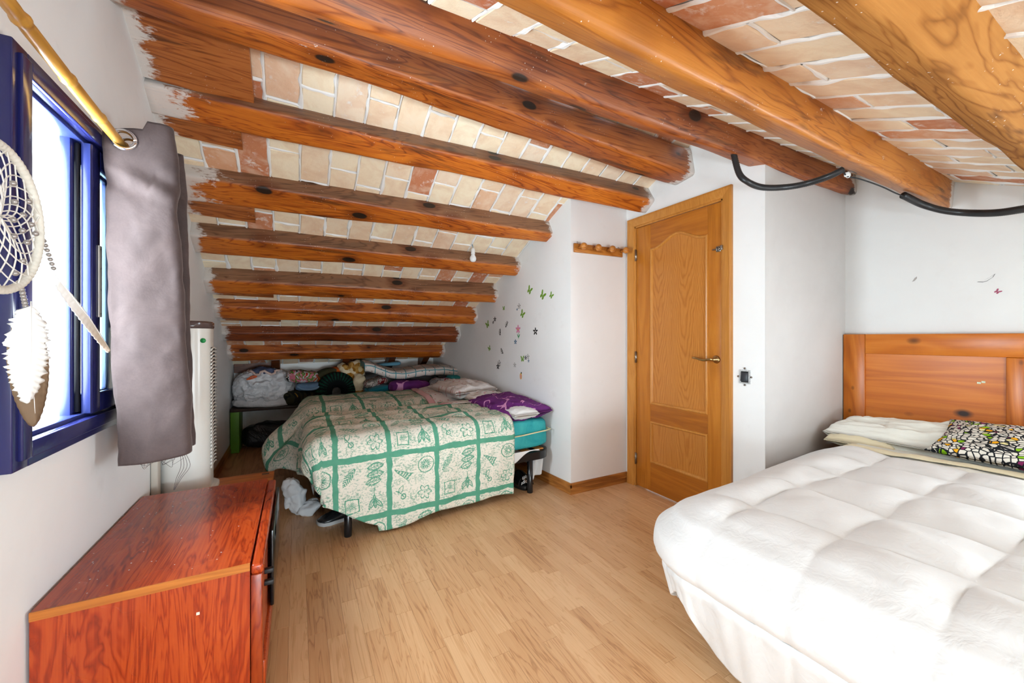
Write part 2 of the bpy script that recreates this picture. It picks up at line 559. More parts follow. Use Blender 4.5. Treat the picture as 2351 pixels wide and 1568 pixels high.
while xc < XH+0.02:
    off = (0.5 if i % 2 else 0.0) + R.uniform(-0.12, 0.12)
    y = 1.72 - off*dy
    joints[1].append(('c', xc+BW/2, 0.02, 1.72))
    while y > -0.02:
        yc = y - dy/2
        if yc > 0.0:
            lay(ceil_front, 1, xc, yc, 1, 0); cnt[1] += 1
            joints[1].append(('x', xc, y, 0))
        y -= dy
    xc += BW; i += 1
# squeezed-out mortar ridges along the joints
def ridge_strip(V, F, which, p0, p1, wid, prot):
    zf = zfront if which else zback
    L = (Vector(p1)-Vector(p0)).length; n = max(4, int(L/0.014))
    d = (Vector(p1)-Vector(p0)).normalized(); s = Vector((-d.y, d.x))
    sd = R.uniform(0, 90); base = len(V)
    for k in range(n+1):
        t = k/n; c = Vector(p0).lerp(Vector(p1), t)
        a = nz(sd+t*L*9, 1.3); b = nz(sd+t*L*22, 7.7); g = nz(sd+t*L*14, 3.1)
        blob = max(0, nz(sd+t*L*6, 9.9)-0.25)*0.02
        wl = max(0.0012, wid*(0.65+1.25*a)+blob*1.3); wr = max(0.0012, wid*(0.65+1.25*b)+blob*1.3)
        c = c + s*(g*0.003)
        pr = max(-0.003, prot*(0.6+1.4*g)) + blob*0.5
        for q, dz in ((-wl, 0.002), (-wl*0.45, -pr), (wr*0.45, -pr*0.8), (wr, 0.002)):
            p = c + s*q
            V.append((p.x, p.y, zf(p.x, p.y)+dz))
    for k in range(n):
        for j in range(3):
            a = base+k*4+j
            F.append((a, a+4, a+5, a+1))
for which, par in ((0, ceil_back), (1, ceil_front)):
    V, F = [], []
    for kind, a, b, c in joints[which]:
        if kind == 'c':
            ridge_strip(V, F, which, (a, b), (a, c), 0.0105, 0.008)
        else:
            ridge_strip(V, F, which, (a-BW/2, b), (a+BW/2, b), 0.0075, 0.005)
    mo = add('mortar', (V, F), M_mortar, parent=par, smooth=False)
    mo['kind'] = 'stuff'

# ---- beams
def beam_mat(name, dark, mid, light, smear=True, gray=0.0, rough=0.45):
    m = Mat(name, rough, 0.4)
    v = m.coord('Object', (0.9, 9, 9))
    n1 = m.noise(v, 1.0, 3, 0.5, 0.9)
    rings = ab(fr(n1*11.0) - 0.5)*2.0
    f = m.noise(m.coord('Object', (4, 130, 130)), 1.0, 2, 0.6)
    blot = m.noise(m.coord('Object', (1.6, 5, 5)), 1.0, 4, 0.6, 0.4)
    fac = ramp01(rings, 0.0, 0.45)*0.40 + f*0.35 + (blot-0.5)*0.9 + 0.06
    c = m.ramp(fac, [(0.05, dark), (0.42, mid), (0.95, light)])
    # dark bark streaks
    st = m.noise(m.coord('Object', (1.5, 14, 14), (4, 1, 2)), 1.0, 4, 0.6, 0.3)
    c = m.mix(ramp01(st, 0.60, 0.70)*0.75, c, (0.060, 0.018, 0.006))
    # greyer brown on the near face of the log
    near_face = m.attr('side')
    c = m.mix(near_face*gray, c, m.ramp(fac, [(0.1, (0.085, 0.042, 0.022)), (0.9, (0.26, 0.145, 0.085))]))
    # knots
    kc = m.coord('Object', (3.0, 5.6, 5.6)); kv = m.voronoi(kc, 1.0)
    kd = Ex(kv.outputs['Distance'])
    c = m.mix(ramp01(kd, 0.36, 0.17)*0.55, c, dark)
    c = m.mix(ramp01(kd, 0.155, 0.125), c, (0.018, 0.008, 0.004))
    if smear:
        en = m.attr('ends')
        sm = m.noise(m.coord('Object', (22, 60, 60)), 1.0, 6, 0.75, 0.6); sm2 = m.noise(m.coord('Object', (9, 10, 10)), 1.0, 3)
        k_ = ramp01(en*0.72 + sm*1.0 + sm2*1.0 - 1.30, 0.0, 0.14)
        c = m.mix(k_*0.85, c, (0.70, 0.66, 0.62))
    sp = m.voronoi(m.coord('Object', (60, 60, 60)), 1.0); spn = m.noise(m.coord('Object', (5, 5, 5)), 1.0, 2)
    c = m.mix((Ex(sp.outputs['Distance']) < 0.11)*ramp01(spn, 0.55, 0.6)*0.7, c, (0.75, 0.7, 0.65))
    m.col(c); m.bump(f, 0.18, 0.006)
    if rough < 0.6: m.b.inputs['Coat Weight'].default_value = 0.12; m.b.inputs['Coat Roughness'].default_value = 0.3
    else: m.b.inputs['Specular IOR Level'].default_value = 0.12
    return m.m
BM_red = beam_mat('varnished_pine_red', srgb(92, 34, 6), srgb(166, 80, 18), srgb(214, 124, 36), gray=0.85)
BM_red0 = beam_mat('varnished_pine_red_plain', srgb(90, 32, 6), srgb(164, 76, 16), srgb(212, 120, 34), gray=0.25)
BM_dark = beam_mat('varnished_pine_dark', srgb(58, 18, 6), srgb(112, 46, 12), srgb(152, 72, 22), gray=0.15)
BM_top = beam_mat('varnished_pine_red_deep', srgb(84, 30, 6), srgb(146, 70, 18), srgb(192, 108, 36), gray=0.25)
BM_gold = beam_mat('varnished_pine_gold', srgb(122, 62, 14), srgb(168, 98, 30), srgb(192, 124, 48), gray=0.0)
BM_pale = beam_mat('varnished_pine_pale', srgb(104, 60, 20), srgb(148, 96, 42), srgb(176, 122, 62), gray=0.0, rough=0.85)

def rounded_poly(P, rad, n=4):
    """P: list of (y,z) corners -> rounded polygon"""
    out = []; m_ = len(P)
    for i in range(m_):
        a, b, c = Vector(P[i-1]), Vector(P[i]), Vector(P[(i+1) % m_])
        r_ = min(rad, (a-b).length*0.45, (c-b).length*0.45)
        p, q = b + (a-b).normalized()*r_, b + (c-b).normalized()*r_
        for k in range(n+1):
            t = k/n
            out.append((1-t)**2*p + 2*t*(1-t)*b + t*t*q)
    return out

def beam(label, mat, xl, L, xr, Rr, rad=0.028, wob=0.010, seed=0, group='roof beams spanning from the window wall'):
    """L, Rr: ((yN,zN),(yA,zA),(yF,zF)) near-top, arris, far-bottom corners at the left and right end"""
    N = 64; V, F = [], []; side = []; ends = []
    rings = []
    for i in range(N+1):
        t = i/N; x_ = lerp(xl, xr, t)
        n_, a_, f_ = [Vector((lerp(p[0], q[0], t), lerp(p[1], q[1], t))) for p, q in zip(L, Rr)]
        n2 = n_ + (n_-a_).normalized()*0.05
        f2 = f_ + (n_-a_).normalized()*((n_-a_).length + 0.05)
        poly = rounded_poly([n2, a_, f_, f2], rad)
        cen = (n_+a_+f_)/3
        ring = []
        for k, p in enumerate(poly):
            d = (p-cen)
            wv = nz(x_*1.6+seed*9, p.x*6, p.y*6)*wob*1.5 + nz(x_*5+seed*5, p.x*14, p.y*14)*wob*0.5
            p = p + d.normalized()*wv
            ring.append(p); V.append((x_, p.x, p.y))
            side.append(1.0 if (k >= 3 and k < 7) else (0.5 if k == 7 else 0.0))
            ends.append(max(0, 1-(x_-xl)/(0.34 if seed in (6, 7) else 0.13), 1-(xr-x_)/0.13))
        rings.append(len(poly))
    S = rings[0]
    for i in range(N):
        for k in range(S):
            k2 = (k+1) % S
            F.append((i*S+k, (i+1)*S+k, (i+1)*S+k2, i*S+k2))
    F.append(tuple(range(S))); F.append(tuple(N*S+k for k in range(S-1, -1, -1)))
    cx_ = (xl+xr)/2; cy_ = (L[1][0]+Rr[1][0])/2; cz_ = min(L[2][1], Rr[2][1])
    o = add('timber_beam', (V, F), mat, loc=(cx_, cy_, cz_))
    for nm, dat in (('side', side), ('ends', ends)):
        at = o.data.attributes.new(nm, 'FLOAT', 'POINT'); at.data.foreach_set('value', dat)
    return tag(o, label, 'beam', group)
G = 'rustic roof beams'
XE = XL-0.02
beam('lowest brown ceiling beam, just above the pile of bedding at the back wall', BM_red0, XE, ((4.76,1.10),(4.71,1.01),(4.86,.93)), 1.66, ((4.83,1.083),(4.78,1.0),(4.87,.914)), seed=1, group=G)
beam('very dark brown ceiling beam, second lowest under the sloping brick roof', BM_dark, XE, ((4.44,1.299),(4.39,1.21),(4.505,1.135)), 1.69, ((4.367,1.29),(4.33,1.193),(4.44,1.10)), seed=2, group=G)
beam('orange-brown ceiling beam, third from the low end of the roof', BM_red0, XE, ((4.04,1.516),(3.99,1.42),(4.11,1.325)), 1.73, ((3.933,1.477),(3.895,1.39),(3.985,1.305)), seed=3, group=G)
beam('brown ceiling beam, fourth from the low end of the roof', BM_red, XE, ((3.661,1.70),(3.61,1.59),(3.747,1.50)), 1.76, ((3.508,1.674),(3.454,1.577),(3.55,1.502)), seed=4, group=G)
beam('brown ceiling beam just behind the hanging light bulb, fifth from the low end', BM_red, XE, ((3.24,1.93),(3.19,1.82),(3.37,1.735)), 1.79, ((3.112,1.88),(3.06,1.80),(3.16,1.72)), seed=5, group=G)
beam('brown ceiling beam ending above the butterfly stickers wall corner, bulb hangs behind it', BM_red, XE, ((2.823,2.16),(2.77,2.06),(2.945,1.965)), 1.83, ((2.653,2.074),(2.61,1.988),(2.72,1.94)), seed=6, group=G)
beam('long knotty ceiling beam with grey side ending left of the door frame top', BM_red, XE, ((2.38,2.37),(2.325,2.30),(2.46,2.215)), 2.38, ((2.178,2.313),(2.103,2.20),(2.212,2.125)), seed=7, group=G)
beam('red-brown ceiling beam with big knots ending above the wooden door', BM_top, XE, ((1.84,2.50),(1.84,2.395),(2.0,2.395)), 2.38, ((1.80,2.42),(1.765,2.26),(1.95,2.245)), seed=8, rad=0.04, group=G)
beam('wide red-brown ceiling beam whose end rests on the recess wall corner', BM_top, XE, ((1.31,2.29),(1.40,2.195),(1.54,2.26)), 3.33, ((1.26,2.25),(1.26,2.13),(1.39,2.17)), seed=9, wob=0.012, group=G)
beam('golden ceiling beam with the white cable clip, ending above the headboard', BM_gold, XE, ((.68,2.02),(.72,1.915),(.84,1.975)), 3.33, ((.80,2.06),(.81,1.90),(.94,1.96)), seed=10, rad=0.03, group=G)
beam('pale golden ceiling beam nearest the camera, top right over the bed', BM_pale, XE, ((.24,1.81),(.32,1.745),(.40,1.78)), 3.33, ((.24,1.81),(.32,1.745),(.40,1.78)), seed=11, rad=0.02, group=G)

# short boards closing the gaps beside the beams at the window wall
M_board = beam_mat('sawn_board', srgb(104, 48, 16), srgb(152, 82, 34), srgb(186, 114, 56), smear=True)
def roof_board(label, x0, x1, y0, y1, drop, th):
    V = []
    for dz in (drop, drop-th):
        for x_, y_ in ((x0, y0), (x1, y0), (x1, y1), (x0, y1)):
            V.append((x_, y_, zback(x_, y_)-dz))
    bm = bmesh.new(); vs = [bm.verts.new(v) for v in V]
    for f in ((3, 2, 1, 0), (4, 5, 6, 7), (0, 1, 5, 4), (1, 2, 6, 5), (2, 3, 7, 6), (3, 0, 4, 7)): bm.faces.new([vs[q] for q in f])
    bmesh.ops.recalc_face_normals(bm, faces=bm.faces[:])
    bmesh.ops.subdivide_edges(bm, edges=[e for e in bm.edges if abs(e.verts[0].co.x-e.verts[1].co.x) > 0.05], cuts=14, use_grid_fill=True)
    bm.verts.index_update()
    o = add('gap_board', frombm(bm), M_board, smooth=False)
    n_ = len(o.data.vertices)
    at = o.data.attributes.new('ends', 'FLOAT', 'POINT')
    at.data.foreach_set('value', [max(0, 1-((v.co.x+o.location.x)-x0)/0.14) for v in o.data.vertices])
    return tag(o, label, 'board', 'boards filling gaps beside the beams')
roof_board('wide sawn board between the two uppermost left beams, by the bamboo rod', XE, -0.185, 2.02, 2.325, 0.075, 0.05)
roof_board('short board under the long knotty beam beside the curtain top', XE, -0.255, 2.47, 2.56, 0.085, 0.03)
roof_board('short board below the sixth lowest beam, right of the curtain', XE, -0.235, 2.95, 3.05, 0.09, 0.03)
roof_board('thin short board between the third and fourth lowest beams at the window wall', XE, -0.17, 3.75, 3.83, 0.09, 0.03)
roof_board('thin short board under the third lowest beam at the window wall', XE, -0.13, 4.11, 4.19, 0.085, 0.03)

# ---- baseboards
M_base = wood('oak_baseboard', srgb(120, 68, 26), srgb(168, 106, 48), srgb(196, 136, 70), 0, 1.2, 0.35)
M_basey = wood('oak_baseboard_y', srgb(120, 68, 26), srgb(168, 106, 48), srgb(196, 136, 70), 1, 1.2, 0.35)
def baseboard(name, p, q, nrm, mat):
    p, q, nrm = Vector((*p, 0)), Vector((*q, 0)), Vector((*nrm, 0))
    prof = [(0, 0), (0.014, 0), (0.014, 0.040), (0.010, 0.046), (0.010, 0.070), (0.006, 0.080), (0, 0.082)]
    n = len(prof); V = []
    for b in (p, q):
        V += [tuple(b + nrm*a + Vector((0, 0, z))) for a, z in prof]
    F = [(i, (i+1) % n, n+(i+1) % n, n+i) for i in range(n)] + [tuple(range(n-1, -1, -1)), tuple(range(n, 2*n))]
    return struct(name, (V, F), mat)
baseboard('baseboard_nook', (1.787, YN-0.002), (XD, YN-0.002), (0, -1), M_base)
baseboard('baseboard_right', (1.80, YN-0.012), (xsticker(YB), YB), (-1, 0), M_basey)
baseboard('baseboard_door', (XD, YN-0.014), (XD, 2.384), (-1, 0), M_basey)
baseboard('baseboard_left', (XL, 2.95), (XL, YB), (1, 0), M_basey)
baseboard('baseboard_recess', (XD, YR), (XH, YR), (0, -1), M_base)
baseboard('baseboard_end', (XD, YR), (XD, 1.508), (-1, 0), M_basey)
baseboard('baseboard_back', (XL+0.014, YB), (1.6, YB), (0, -1), M_base)

# ---- door
M_door = wood('door_oak_stile', srgb(144, 80, 20), srgb(182, 110, 34), srgb(204, 134, 50), 2, 1.6, 0.32, ring=5, bump=0.03, contrast=0.6)
M_doorx = wood('door_oak_rail', srgb(136, 72, 18), srgb(174, 102, 30), srgb(198, 126, 46), 1, 1.6, 0.32, ring=5, bump=0.03, contrast=0.6)
def cathedral():
    m = Mat('door_oak_panel', 0.30, 0.45)
    x_, y_, z_ = m.sep(m.coord('Object'))
    nn = m.noise(m.coord('Object', (6, 6, 2.0)), 1.0, 3)
    yy = ab(mod(y_ - 0.03, 0.23) - 0.115)
    ph = z_*7.0 + yy*(-46.0)*(yy*7.0+0.35) + nn*6.5
    g = ab(fr(ph) - 0.5)*2.0
    f = m.noise(m.coord('Object', (200, 200, 8)), 1.0, 2)
    fac = ramp01(g, 0.0, 0.6)*0.30 + f*0.5 + 0.12
    m.col(m.ramp(fac, [(0.1, srgb(150, 84, 26)), (0.5, srgb(180, 112, 44)), (0.95, srgb(200, 134, 62))]))
    return m.m
M_doorp = cathedral()
M_mould = wood('door_oak_moulding', srgb(164, 100, 38), srgb(192, 128, 56), srgb(212, 152, 80), 2, 2.0, 0.28, contrast=0.5)
M_brass = plain('antique_brass', (0.42, 0.28, 0.12), 0.28, 1.0)
M_steel = plain('dark_steel', (0.30, 0.27, 0.24), 0.35, 1.0)
door = empty('door_1', (XD, 1.946, 0), kind='structure')
def casing():
    prof = [(0, 0.0), (0.018, 0.0), (0.020, 0.012), (0.017, 0.03), (0.014, 0.045), (0.010, 0.062), (0.0, 0.066)]  # (proud, inwards)
    V, F = [], []
    path = [((2.383, 0.0), (-1, 0)), ((2.383, 2.111), (-1, -1)), ((1.509, 2.111), (1, -1)), ((1.509, 0.0), (1, 0))]
    for (y, z), (dy_, dz_) in path:
        for pr, inw in prof: V.append((XD-pr-0.0005, y+dy_*inw, z+dz_*inw))
    n = len(prof)
    for i in range(3):
        for k in range(n):
            k2 = (k+1) % n
            F.append((i*n+k, i*n+k2, (i+1)*n+k2, (i+1)*n+k))
    F += [tuple(range(n-1, -1, -1)), tuple(3*n+k for k in range(n))]
    return V, F
fr_ = add('door_frame', casing(), M_mould, parent=door, smooth=False)
add('jamb', merge(box(XD-0.002, XD+0.12, 2.308, 2.318, 0, 2.045), box(XD-0.002, XD+0.12, 1.575, 1.585, 0, 2.045), box(XD-0.002, XD+0.12, 1.575, 2.318, 2.035, 2.045)), M_mould, parent=door, smooth=False)
lx0, lx1 = XD+0.006, XD+0.042
PY0, PY1 = 1.685, 2.165       # panel opening
def archz(y):
    t = (y-PY0)/(PY1-PY0); return 1.845 + 0.075*(0.5-0.5*math.cos(2*pi*t))**1.3
add('stile', box(lx0, lx1, 1.588, PY0, 0.006, 2.032, 0.0015), M_door, parent=door)
add('stile', box(lx0, lx1, PY1, 2.305, 0.006, 2.032, 0.0015), M_door, parent=door)
add('rail', box(lx0, lx1, PY0, PY1, 0.006, 0.222, 0.0), M_doorx, parent=door, smooth=False)
add('rail', box(lx0, lx1, PY0, PY1, 0.535, 0.665, 0.0), M_doorx, parent=door, smooth=False)
n_a = 28
pts = [(lx0, PY0, 2.032), (lx0, PY1, 2.032)] + [(lx0, lerp(PY1, PY0, k/n_a), archz(lerp(PY1, PY0, k/n_a))) for k in range(n_a+1)]
add('rail', extrude(pts, (lx1-lx0, 0, 0)), M_doorx, parent=door, smooth=False)
def panel(z0, zt):
    inset = 0.0
    a = [(lerp(PY0, PY1, k/n_a), zt(lerp(PY0, PY1, k/n_a))) for k in range(n_a+1)]
    pts = [(lx0+0.006, PY1, z0), (lx0+0.006, PY0, z0)] + [(lx0+0.006, y, z) for y, z in a]
    return extrude(pts, (0.012, 0, 0))
add('panel', panel(0.665, archz), M_doorp, parent=door, smooth=False)
add('panel', panel(0.222, lambda y: 0.535), M_doorp, parent=door, smooth=False)
def moulding(z0, zt):
    loop = [(PY1, z0), (PY0, z0)] + [(lerp(PY0, PY1, k/n_a), zt(lerp(PY0, PY1, k/n_a))) for k in range(n_a+1)]
    cy_ = sum(p[0] for p in loop)/len(loop); cz_ = (z0+zt(PY0))/2
    prof = [(-0.002, -0.002), (0.006, 0.002), (0.008, 0.009), (0.003, 0.015), (-0.006, 0.020)]
    V, F = [], []; n = len(loop); k_ = len(prof)
    for i, (y, z) in enumerate(loop):
        p, q = Vector(loop[i-1]), Vector(loop[(i+1) % n])
        t1 = (Vector((y, z))-p).normalized(); t2 = (q-Vector((y, z))).normalized()
        n1 = Vector((-t1.y, t1.x)); n2 = Vector((-t2.y, t2.x)); b = (n1+n2)
        b = b/max(0.3, (1+n1.dot(n2)))
        if b.dot(Vector((cy_-y, cz_-z))) < 0: b = -b
        for pr, inw in prof: V.append((lx0-pr, y+b.x*inw, z+b.y*inw))
    for i in range(n):
        j = (i+1) % n
        for a in range(k_-1): F.append((i*k_+a, i*k_+a+1, j*k_+a+1, j*k_+a))
    return V, F
add('moulding', moulding(0.665, archz), M_mould, parent=door, smooth=False)
add('moulding', moulding(0.222, lambda y: 0.535), M_mould, parent=door, smooth=False)
hd = add('handle', merge(lathe([(0.0, 0), (0.024, 0.0), (0.026, -0.004), (0.022, -0.010), (0.010, -0.012), (0.009, -0.042)], (lx0, 1.622, 1.03), 20, 'X'),
     tube(spline([(lx0-0.044, 1.618, 1.03), (lx0-0.05, 1.64, 1.031), (lx0-0.05, 1.68, 1.024), (lx0-0.05, 1.73, 1.034), (lx0-0.046, 1.762, 1.036)], 20), [0.010]*4+[0.0085]*14+[0.007]*3, 12)), M_brass, parent=door)
hd['label'] = 'brass lever handle'
for z in (1.82, 1.016, 0.216):
    add('hinge', merge(lathe([(0.0055, 0), (0.0055, 0.09)], (XD-0.004, 2.306, z-0.045), 10), box(XD-0.001, XD+0.006, 2.300, 2.312, z-0.04, z+0.04)), M_steel, parent=door)
lt = add('latch', merge(box(lx0-0.004, lx0, 1.592, 1.622, 1.717, 1.753, 0.001), tube([(lx0-0.008, 1.572, 1.735), (lx0-0.008, 1.645, 1.735)], 0.004, 8),
     box(lx0-0.013, lx0-0.003, 1.598, 1.606, 1.722, 1.748, 0.002), box(lx0-0.013, lx0-0.003, 1.612, 1.62, 1.722, 1.748, 0.002), box(XD-0.022, XD-0.005, 1.566, 1.580, 1.720, 1.750, 0.002)), M_steel, parent=door)
lt['label'] = 'small dark metal slide bolt'

# ---- window in the left wall (dark blue aluminium slider, pushed open)
M_blue = plain('blue_lacquer', (0.012, 0.014, 0.085), 0.22, 0.0, 0.6, 0.1)
M_bluel = plain('blue_track', (0.030, 0.042, 0.17), 0.22, 0.2, 0.6)
M_gask = plain('black_gasket', (0.012, 0.012, 0.014), 0.6)
def glass(name, tint, rough=0.02):
    m = Mat(name, rough, 0.5); m.col(tint); m.b.inputs['Transmission Weight'].default_value = 1.0; m.b.inputs['IOR'].default_value = 1.3
    return m.m
M_glass = glass('window_glass', (0.78, 0.93, 0.95))  # teal put into the tint to stand for the pane's reflection
win = empty('window_1', (XL, 1.76, 0.855), kind='structure')
FX0, FX1 = XL-0.05, XL+0.022
fy0, fy1, fz0, fz1 = 1.355, 2.165, 0.855, 1.865
def frame_rect(x0, x1, y0, y1, z0, z1, wd, bev=0.003):
    return merge(box(x0, x1, y0, y0+wd, z0, z1, bev), box(x0, x1, y1-wd, y1, z0, z1, bev),
                 box(x0, x1, y0+wd, y1-wd, z0, z0+wd, bev), box(x0, x1, y0+wd, y1-wd, z1-wd, z1, bev))
add('frame', frame_rect(FX0, FX1, fy0, fy1, fz0, fz1, 0.062), M_blue, parent=win)
add('casing_lip', frame_rect(FX1-0.002, FX1+0.008, fy0+0.022, fy1-0.022, fz0+0.022, fz1-0.022, 0.040, 0.002), M_blue, parent=win)
add('track', merge(box(FX0-0.01, FX0+0.052, fy0+0.055, fy1-0.055, fz0+0.058, fz0+0.074, 0.002), box(FX0-0.01, FX0+0.052, fy0+0.055, fy1-0.055, fz1-0.074, fz1-0.058, 0.002)), M_bluel, parent=win)
def sash(x0, x1, y0, y1):
    z0, z1 = fz0+0.068, fz1-0.068
    s = add('sash', frame_rect(x0, x1, y0, y1, z0, z1, 0.062, 0.004), M_blue, parent=win)
    add('pane', box((x0+x1)/2-0.003, (x0+x1)/2+0.003, y0+0.055, y1-0.055, z0+0.055, z1-0.055), M_glass, parent=s, smooth=False)
    add('edge_profile', box(x0+0.002, x1-0.002, y0-0.006, y0+0.001, z0+0.004, z1-0.004, 0.001), M_bluel, parent=s)
    return s
s1 = sash(XL-0.008, XL+0.018, 1.775, 2.11)
s2 = sash(XL-0.046, XL-0.018, 1.745, 2.08)
add('gasket', box(XL-0.017, XL-0.009, 1.757, 1.772, fz0+0.08, fz1-0.08), M_gask, parent=s2)
lk = add('lock_plate', box(XL+0.018, XL+0.022, 1.815, 1.838, 1.238, 1.477, 0.0018), plain('cream_plate', (0.75, 0.70, 0.62), 0.35), parent=s1)
lk['label'] = 'cream coloured lock plate'
for z in (1.25, 1.465, 1.33, 1.40):
    add('screw', lathe([(0.0, 0.0), (0.003, 0.0), (0.003, 0.0008)], (XL+0.0215, 1.8265, z), 8, 'X'), M_steel, parent=lk)
add('sill_outside', box(XL-0.34, XL-0.05, WY0, WY1, WZ0-0.03, WZ0+0.004), M_wall2, parent=win, smooth=False)
# ================================================================== THINGS BY THE WINDOW WALL
# ---- red-brown cabinet
def rosewood(name, axis, k=1.0):
    m = Mat(name, 0.28, 0.5)
    sc = [9.0]*3; sc[axis] = 0.9
    n1 = m.noise(m.coord('Object', tuple(sc)), 1.0, 4, 0.55, 1.4)
    g = ab(fr(n1*13.0) - 0.5)*2.0
    sf = [150.0]*3; sf[axis] = 3.0
    f = m.noise(m.coord('Object', tuple(sf)), 1.0, 2, 0.6)
    blot = m.noise(m.coord('Object', (3, 3, 3)), 1.0, 3)
    fac = ramp01(g, 0.0, 0.6)*0.36 + f*0.50 + (blot-0.5)*0.5 + 0.08
    c = m.ramp(fac, [(0.08, tuple(q*k for q in srgb(100, 26, 6))), (0.5, tuple(q*k for q in srgb(156, 50, 14))), (0.95, tuple(q*k for q in srgb(190, 80, 28)))])
    sp = m.voronoi(m.coord('Object', (34, 34, 34)), 1.0); spn = m.noise(m.coord('Object', (4, 4, 4)), 1.0, 2)
    if axis == 0 or axis == 1:
        c = m.mix((Ex(sp.outputs['Distance']) < 0.07)*ramp01(spn, 0.45, 0.5), c, (0.72, 0.62, 0.52))
    m.col(c); m.rough(ramp01(blot, 0.2, 0.9)*0.18 + 0.20)
    return m.m
M_rose = rosewood('rosewood_laminate_top', 1); M_rosez = rosewood('rosewood_laminate_side', 2)
M_burl = rosewood('rosewood_burl', 2, 0.72)
M_edge = wood('orange_edge_band', srgb(150, 80, 26), srgb(182, 106, 40), srgb(200, 124, 54), 0, 2, 0.35)
M_black = plain('black_gloss', (0.008, 0.008, 0.009), 0.15, 0, 0.5)
M_blackm = plain('black_matt', (0.012, 0.012, 0.013), 0.5)
cab = empty('cabinet', (-0.36, 1.87, 0), 'low red-brown wood veneer cabinet in the lower left corner beside the window wall', 'cabinet')
add('top', box(-0.592, -0.127, 1.458, 2.290, 0.458, 0.478, 0.0012, 1), M_rose, parent=cab, smooth=False)
add('edge_band', box(-0.592, -0.127, 1.4535, 1.458, 0.4555, 0.4785), M_edge, parent=cab, smooth=False)['label'] = 'orange edge band of the top'
add('side_panel', box(-0.592, -0.127, 1.456, 1.474, 0.0, 0.456), M_rosez, parent=cab, smooth=False)
add('side_panel', box(-0.592, -0.127, 2.270, 2.288, 0.0, 0.456), M_rosez, parent=cab, smooth=False)
add('back_panel', box(-0.592, -0.584, 1.474, 2.270, 0.02, 0.456), M_rosez, parent=cab, smooth=False)
add('plinth', box(-0.16, -0.14, 1.474, 2.270, 0.0, 0.06), M_burl, parent=cab, smooth=False)
add('top_moulding', box(-0.125, -0.092, 1.4535, 2.288, 0.440, 0.471, 0.008, 3), M_rose, parent=cab)
add('face_post', box(-0.125, -0.094, 1.4535, 1.485, 0.0, 0.441, 0.004), M_burl, parent=cab)
add('face_post', box(-0.125, -0.094, 2.26, 2.288, 0.0, 0.441, 0.004), M_burl, parent=cab)
add('drawer_front', box(-0.125, -0.088, 1.487, 2.258, 0.062, 0.145, 0.004), M_rosez, parent=cab)
d_ = add('door', box(-0.123, -0.098, 1.487, 1.76, 0.150, 0.437, 0.003), M_rosez, parent=cab)
g_ = add('door', box(-0.090, -0.078, 1.775, 2.275, 0.145, 0.435, 0.004), M_black, parent=cab); g_['label'] = 'black glass door'
for z in (0.375, 0.335):
    add('clip', box(-0.099, -0.070, 1.585, 1.603, z-0.008, z+0.008, 0.003), M_blackm, parent=d_)
add('chip', box(-0.258, -0.250, 1.4547, 1.4562, 0.362, 0.370), plain('bare_chipboard', (0.75, 0.66, 0.52), 0.8), parent=cab, smooth=False)

# ---- low chest behind it
M_pine = wood('honey_pine', srgb(140, 70, 18), srgb(190, 108, 34), srgb(214, 136, 54), 0, 1.4, 0.4, knots=1.0)
ch = empty('chest', (-0.36, 2.52, 0), 'honey pine chest behind the red-brown cabinet, carrying the white air cooler', 'chest')
add('top', box(-0.594, -0.118, 2.300, 2.745, 0.358, 0.382, 0.002), M_pine, parent=ch, smooth=False)
add('body', box(-0.590, -0.135, 2.308, 2.735, 0.0, 0.358), M_rosez, parent=ch, smooth=False)
add('front_panel', box(-0.135, -0.125, 2.312, 2.730, 0.03, 0.34, 0.002), M_black, parent=ch, smooth=False)
add('worn_edge', box(-0.1185, -0.1165, 2.305, 2.44, 0.33, 0.36), plain('frayed_chipboard', (0.62, 0.40, 0.2), 0.9), parent=ch, smooth=False)
add('sticker', box(-0.178, -0.142, 2.690, 2.715, 0.382, 0.3826), plain('worn_dark_sticker', (0.12, 0.06, 0.03), 0.6, var=0.6, scale=120), parent=ch, smooth=False)

# ---- tower air cooler
M_cool = plain('cream_plastic', (0.74, 0.72, 0.67), 0.25, 0, 0.5)
M_cap = plain('brown_plastic', (0.10, 0.065, 0.06), 0.2)
co = empty('air_cooler', (-0.462, 2.575, 0.382), 'tall white tower air cooler with a dark brown lid beside the curtain', 'air cooler')
def rrect(cx_, cy_, hx, hy, r, z, n=6):
    out = []
    for sx, sy, a0 in ((1, 1, 0), (-1, 1, 90), (-1, -1, 180), (1, -1, 270)):
        for k in range(n+1):
            a = math.radians(a0 + 90*k/n)
            out.append((cx_+sx*(hx-r)+r*math.cos(a), cy_+sy*(hy-r)+r*math.sin(a), z))
    return out
def loft(rings, cap=True):
    n = len(rings[0]); V = [p for r_ in rings for p in r_]; F = []
    for i in range(len(rings)-1):
        for k in range(n):
            k2 = (k+1) % n
            F.append((i*n+k, i*n+k2, (i+1)*n+k2, (i+1)*n+k))
    if cap: F += [tuple(range(n-1, -1, -1)), tuple((len(rings)-1)*n+k for k in range(n))]
    return V, F
ccx, ccy = -0.492, 2.575
sharp(add('body', loft([rrect(ccx, ccy, .102, .112, .075, z) for z in (0.402, 0.60, 0.9, 1.215)]), M_cool, parent=co), 50)
sharp(add('lid', loft([rrect(ccx, ccy, a, a, .085, z) for a, z in ((.104, 1.216), (.107, 1.222), (.107, 1.245), (.10, 1.252), (.088, 1.254))]), M_cap, parent=co), 50)
sharp(add('collar', loft([rrect(ccx, ccy, .103, .113, .075, z) for z in (1.195, 1.2155)]), M_cool, parent=co), 50)
sharp(add('base', loft([rrect(ccx+.012, ccy, a, a+.04, .09, z) for a, z in ((.112, .383), (.112, .398), (.105, .404))]), M_cool, parent=co), 50)
